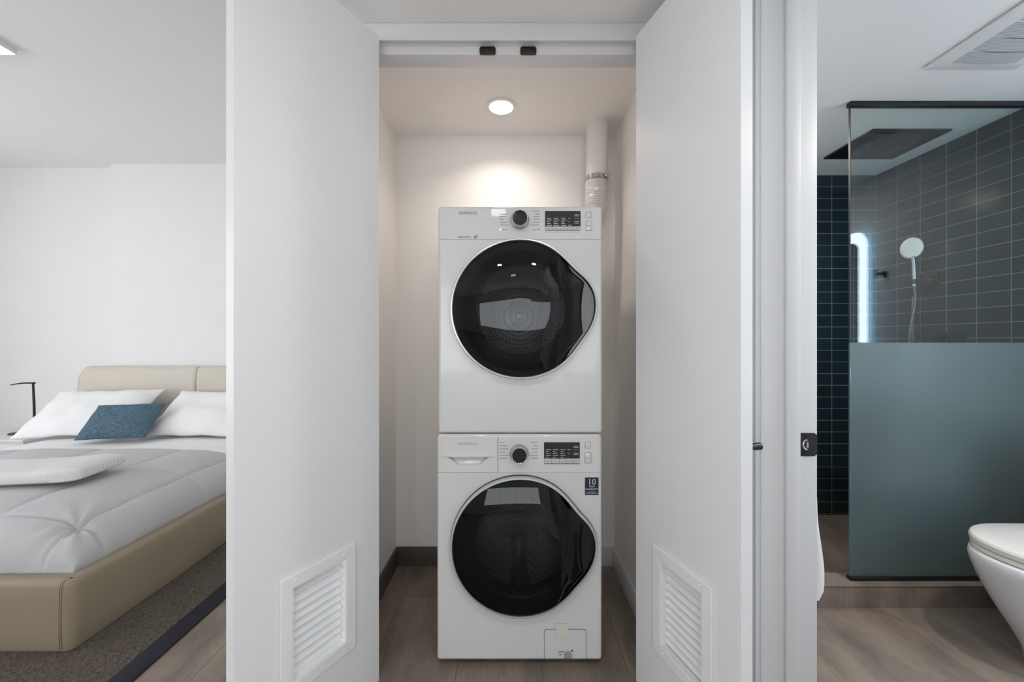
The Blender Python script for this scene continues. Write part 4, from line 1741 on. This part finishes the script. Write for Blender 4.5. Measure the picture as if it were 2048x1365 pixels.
for (px_, py_), (nx_, ny_) in path:
    ring = []
    for o_, z_ in sec:
        q = 0.0
        if px_ > BX1 - 0.001 and o_ < 0.005:
            q = 0.0045 * math.sin(py_ * 9 + z_ * 26) * math.exp(-((py_ - 2.25) / 0.45) ** 2) * (1 - smoothstep(0.12, 0.25, z_))
            q += 0.0015 * noise.noise(Vector((py_ * 4, z_ * 9, 0)))
        ring.append((px_ + nx_ * (o_ + q), py_ + ny_ * (o_ + q), z_ + 0.0015 * noise.noise(Vector((px_ * 3, py_ * 3, 2))) * (1 if z_ > 0.2 else 0)))
    rings.append(ring)
b = NB()
loft(b, rings)
obj('frame', b, M['beige'], bed, smooth=50)
for dx_, r_ in ((0.034, 0.0016), (0.042, 0.0009)):
    b = NB()
    tube(b, [(BX1 - dx_, BY0 - 0.0005, RUG + 0.01), (BX1 - dx_, BY0 - 0.003, 0.07), (BX1 - dx_, BY0 - 0.0035, 0.13), (BX1 - dx_, BY0 - 0.0025, 0.20), (BX1 - dx_, BY0 - 0.0005, 0.250),
             (BX1 - dx_, BY0 + 0.003, 0.2635), (BX1 - dx_, BY0 + 0.010, 0.2718), (BX1 - dx_, BY0 + 0.03, 0.2752)], r_, 6)
    obj('corner_seam', b, pm('dark_beige_stitching', srgb(122, 108, 88), 0.7), bed)
b = NB()
box(b, BX0 + 0.066, BX1 - 0.066, BY0 + 0.066, 3.41, 0.12, 0.225)
obj('slat_base', b, M['beige'], bed)
# headboard in two padded halves
b = NB()
HZ = 0.968
rings = []
nseg = 260
for k in range(nseg + 1):
    u = k / nseg
    x = BX0 - 0.0 + (2.08) * u
    e = min(u, 1 - u) * 2.08
    drop = 0.055 * (1 - smoothstep(0.0, 0.10, e)) ** 1.5
    dip = 0.010 * math.exp(-((x + 2.705) / 0.010) ** 2)
    zt_ = HZ - drop
    yf = 3.415 + dip + 0.03 * (1 - smoothstep(0, 0.06, e))
    ybk = 3.525
    ring = [(x, ybk, RUG + 0.05), (x, yf, RUG + 0.05), (x, yf - 0.004, 0.5), (x, yf, zt_ - 0.13), (x, yf + 0.004, zt_ - 0.06), (x, yf + 0.016, zt_ - 0.022),
            (x, yf + 0.036, zt_ - 0.004 - dip * 0.6), (x, yf + 0.06, zt_ - dip), (x, ybk - 0.012, zt_ - 0.004), (x, ybk, zt_ - 0.03)]
    rings.append(ring)
loft(b, rings)
hb_ = obj('headboard', b, M['headb'], bed, smooth=60)
b = NB()
tube(b, [(-2.705, 3.424, 0.30), (-2.705, 3.421, 0.80), (-2.705, 3.429, 0.93), (-2.705, 3.446, 0.957), (-2.705, 3.48, 0.962)], 0.002, 6)
obj('headboard_seam', b, pm('headboard_stitching', srgb(150, 138, 118), 0.7), hb_)


def sgrid(n, f):
    return [[f(-1 + 2 * i / n, -1 + 2 * j / n) for i in range(n + 1)] for j in range(n + 1)]


def cloth_block(x0, x1, y0, y1, zb, H, px=7.0, nx=120, ny=120, seams=None, wr_=0.004, flat=0):
    b = NB()
    cx, cyy = (x0 + x1) / 2, (y0 + y1) / 2
    hx, hy = (x1 - x0) / 2, (y1 - y0) / 2
    V = []
    for j in range(ny + 1):
        t_ = math.sin((-1 + 2 * j / ny) * PI / 2)
        row = []
        for i in range(nx + 1):
            s_ = math.sin((-1 + 2 * i / nx) * PI / 2)
            a = max(0.0, 1 - abs(s_) ** px)
            c = max(0.0, 1 - abs(t_) ** px)
            if flat * t_ > 0:
                c = 1 - 0.10 * abs(t_) ** 30
            h = H * (a * c) ** 0.40
            x, y = cx + hx * s_, cyy + hy * t_
            z = zb + h
            if 0 < i < nx and 0 < j < ny:
                k = noise.noise(Vector((x * 2.2, y * 2.6, 1.3))) + 0.5 * noise.noise(Vector((x * 6, y * 5, 4.1)))
                z += wr_ * k * 1.6 * min(1, h / H)
                side = 1 - min(1, h / H)
                y += 0.006 * side * noise.noise(Vector((x * 9, y * 3, z * 5)))
                x += 0.006 * side * noise.noise(Vector((x * 3, y * 12, z * 5 + 3)))
                if seams:
                    dz, dx_, dy_ = seams(x, y, z)
                    z += dz
            row.append(b.verts.new((x, y, z)))
        V.append(row)
    for j in range(ny):
        for i in range(nx):
            b.faces.new((V[j][i], V[j][i + 1], V[j + 1][i + 1], V[j + 1][i]))
    rim = [V[0][i] for i in range(nx + 1)] + [V[j][nx] for j in range(1, ny + 1)] + [V[ny][i] for i in range(nx - 1, -1, -1)] + [V[j][0] for j in range(ny - 1, 0, -1)]
    low = [b.verts.new((v.co.x * 1.0, v.co.y, zb - 0.03)) for v in rim]
    m = len(rim)
    for k in range(m):
        b.faces.new((rim[k], low[k], low[(k + 1) % m], rim[(k + 1) % m]))
    b.faces.new(low[::-1])
    return b


def duvet_seams(x, y, z):
    g = 0.0
    # border seam running round the duvet, and cross seams
    wob = 0.012 * noise.noise(Vector((x * 3, y * 3, 0.3)))
    for d, wd, dp in ((x + wob - (BX1 - 0.185), 0.007, 0.012), (y + wob - (BY0 + 0.19), 0.007, 0.011), (x + wob - (BX1 - 0.51), 0.007, 0.007),
                      (y + wob - (BY0 + 0.76), 0.007, 0.006), (x + wob - (BX1 - 1.04), 0.007, 0.007), (x + wob - (BX1 - 1.57), 0.007, 0.007)):
        g += dp * math.exp(-abs(d / wd) ** 1.5)
    xs_ = (BX0, BX1 - 1.57, BX1 - 1.04, BX1 - 0.51, BX1 - 0.185, BX1)
    ys_ = (BY0, BY0 + 0.19, BY0 + 0.76, 2.7)
    for lo, hi_ in zip(xs_, xs_[1:]):
        if lo < x < hi_:
            u = (x - lo) / (hi_ - lo)
            for lo2, hi2 in zip(ys_, ys_[1:]):
                if lo2 < y < hi2:
                    v = (y - lo2) / (hi2 - lo2)
                    g -= 0.017 * (math.sin(PI * u) * math.sin(PI * v)) ** 0.6
    # gathers along the seams and a pinch where the border seams meet
    for d, q in ((x - (BX1 - 0.185), y), (y - (BY0 + 0.19), x)):
        g += 0.0035 * math.exp(-(d / 0.07) ** 2) * noise.noise(Vector((q * 26, d * 5, 2.0)))
    r_ = math.hypot(x - (BX1 - 0.185), y - (BY0 + 0.19))
    g += 0.016 * math.exp(-(r_ / 0.04) ** 2)
    an = math.atan2(y - (BY0 + 0.19), x - (BX1 - 0.185))
    g += 0.005 * math.exp(-(r_ / 0.16) ** 2) * math.sin(an * 9)
    return -g, 0, 0


b = cloth_block(BX0 + 0.062, BX1 - 0.0665, BY0 + 0.0665, 2.672, 0.262, 0.205, px=5.5, nx=230, ny=200, seams=duvet_seams, flat=1)
o = obj('duvet', b, M['duvet'], smooth=80)
o['label'] = 'grey-white quilted duvet covering the foot of the beige bed'
o['category'] = 'duvet'
b = cloth_block(BX0 + 0.062, BX1 - 0.0665, 2.674, 3.405, 0.262, 0.190, px=9, nx=100, ny=70, wr_=0.0025, flat=-1)
o = obj('folded_sheet', b, M['sheet'], smooth=80)
o['label'] = 'smooth white sheet folded over between the duvet and the pillows'
o['category'] = 'sheet'


def pillow(a, h, T, MT_, wr_=0.006, ear=0.05, n=44, pw=3.0, seed=0.0):
    b = NB()
    F, K = [], []
    for j in range(n + 1):
        t_ = math.sin((-1 + 2 * j / n) * PI / 2)
        rf, rk = [], []
        for i in range(n + 1):
            s_ = math.sin((-1 + 2 * i / n) * PI / 2)
            th = T * (max(0, 1 - abs(s_) ** pw) * max(0, 1 - abs(t_) ** pw)) ** 0.62
            x = a * s_ * (1 - ear * (1 - t_ * t_))
            z = h * t_ * (1 - ear * 1.3 * (1 - s_ * s_))
            kz = noise.noise(Vector((s_ * 2.1 + seed, t_ * 2.1, 0.7))) * wr_ * 1.6 + noise.noise(Vector((s_ * 6 + seed, t_ * 3, 2.0))) * wr_ * 0.6
            edge = i in (0, n) or j in (0, n)
            vf = b.verts.new((x, -th + (0 if edge else kz), z))
            vk = vf if edge else b.verts.new((x, th + kz, z))
            rf.append(vf)
            rk.append(vk)
        F.append(rf)
        K.append(rk)
    for j in range(n):
        for i in range(n):
            b.faces.new((F[j][i], F[j][i + 1], F[j + 1][i + 1], F[j + 1][i]))
            q = (K[j][i], K[j + 1][i], K[j + 1][i + 1], K[j][i + 1])
            if len(set(q)) == 4:
                try:
                    b.faces.new(q)
                except ValueError:
                    pass
    b.transform(MT_)
    return b


def PM(x, y, z, lean, yaw=0, roll=0):
    return Matrix.Translation((x, y, z)) @ Matrix.Rotation(math.radians(yaw), 4, 'Z') @ Matrix.Rotation(math.radians(-lean), 4, 'X') @ Matrix.Rotation(math.radians(roll), 4, 'Y')


ZM = 0.458
for nm, lab, args, mt, mat in (
    ('pillow', 'large white pillow leaning on the headboard, behind the blue cushion on the left', (0.405, 0.235, 0.085), PM(-3.285, 3.13, ZM + 0.168, 50, 3, -1.5), 'sheet'),
    ('pillow', 'white pillow leaning on the headboard, right of the blue cushion', (0.46, 0.235, 0.085), PM(-2.325, 3.15, ZM + 0.160, 52, -3, 0), 'sheet'),
    ('cushion', 'small blue woven cushion in front of the white pillows', (0.238, 0.145, 0.060), PM(-2.86, 2.93, ZM + 0.140, 42, 3, -2), 'blue')):
    b = pillow(*args, mt, wr_=0.010 if mat == 'sheet' else 0.003, ear=0.07 if mat == 'sheet' else 0.03, seed=mt.translation.x)
    o = obj(nm, b, M[mat], smooth=80, loc=tuple(mt.translation))
    o['label'] = lab
    o['category'] = nm
    if nm == 'pillow':
        o['group'] = 'white pillows at the head of the bed'

# folded waffle blanket
b = NB()
n = 60
rings = []
for k in range(n + 1):
    u = -1 + 2 * k / n
    su = math.sin(u * PI / 2)
    ring = []
    e = max(0.0, 1 - abs(su) ** 9) ** 0.45
    for j in range(40):
        a = 2 * PI * j / 40
        c_, s_ = math.cos(a), math.sin(a)
        yy = 0.155 * math.copysign(abs(c_) ** 0.45, c_) * (0.82 + 0.18 * e)
        zz_ = 0.034 * e * math.copysign(abs(s_) ** 0.6, s_)
        lift = 0.018 * smoothstep(0.3, 1.0, su) + 0.004 * noise.noise(Vector((su * 4, c_ * 2, 1)))
        ring.append((0.42 * su, yy, zz_ + (lift if s_ > -0.2 else 0) + 0.003 * math.sin(s_ * 9) * (1 if abs(c_) > 0.8 else 0)))
    rings.append(ring)
loft(b, rings)
mt = Matrix.Translation((-2.53, 2.02, 0.525)) @ Matrix.Rotation(math.radians(8), 4, 'Z')
b.transform(mt)
o = obj('folded_blanket', b, M['waffle'], smooth=70, loc=tuple(mt.translation))
o['label'] = 'folded white waffle blanket lying on the duvet'
o['category'] = 'blanket'

# nightstand and reading lamp
t = thing('nightstand', 'low white nightstand beside the head of the bed', 'nightstand', (-4.03, 3.33, 0))
b = NB()
box(b, -4.30, -3.76, 3.08, 3.60, 0.06, 0.40, 0.006)
box(b, -4.31, -3.755, 3.07, 3.61, 0.40, 0.425, 0.004)
obj('body', b, M['trim'], t)
b = NB()
box(b, -4.28, -3.78, 3.068, 3.082, 0.08, 0.385, 0.004)
obj('drawer', b, M['trim'], t)
for x_, y_ in ((-4.27, 3.11), (-3.80, 3.11), (-4.27, 3.57), (-3.80, 3.57)):
    b = NB()
    box(b, x_ - 0.015, x_ + 0.015, y_ - 0.015, y_ + 0.015, 0.0, 0.06, 0.002)
    obj('leg', b, M['trim'], t)
t = thing('reading_lamp', 'slim black reading lamp on the nightstand beside the bed', 'lamp', (-3.95, 3.30, 0.425))
lx, ly = -3.945, 3.30
b = NB()
lathe(b, [(0.065, 0.0), (0.065, 0.008), (0.060, 0.011), (0.008, 0.013)], (lx - 0.09, ly - 0.02, 0.4252), 'z', 36)
obj('base', b, M['black'], t)
b = NB()
tube(b, [(lx - 0.09, ly - 0.02, 0.434), (lx + 0.004, ly, 0.436), (lx + 0.006, ly, 0.47), (lx + 0.002, ly, 0.66), (lx - 0.006, ly, 0.832)], [0.006, 0.007, 0.008, 0.0085, 0.0075], 12)
obj('post', b, M['black'], t)
b = NB()
rings = []
for k in range(14):
    u = k / 13
    x = lx + 0.002 - 0.180 * u
    hh = 0.007 * (1 - 0.35 * u)
    wd = 0.014 + 0.012 * smoothstep(0.2, 0.8, u)
    z = 0.838 + 0.006 * math.sin(u * PI) - 0.014 * u
    if k == 13:
        wd *= 0.7
    rings.append([(x, ly + wd * math.cos(2 * PI * j / 14), z + hh * math.sin(2 * PI * j / 14)) for j in range(14)])
loft(b, rings)
obj('arm', b, M['black'], t)
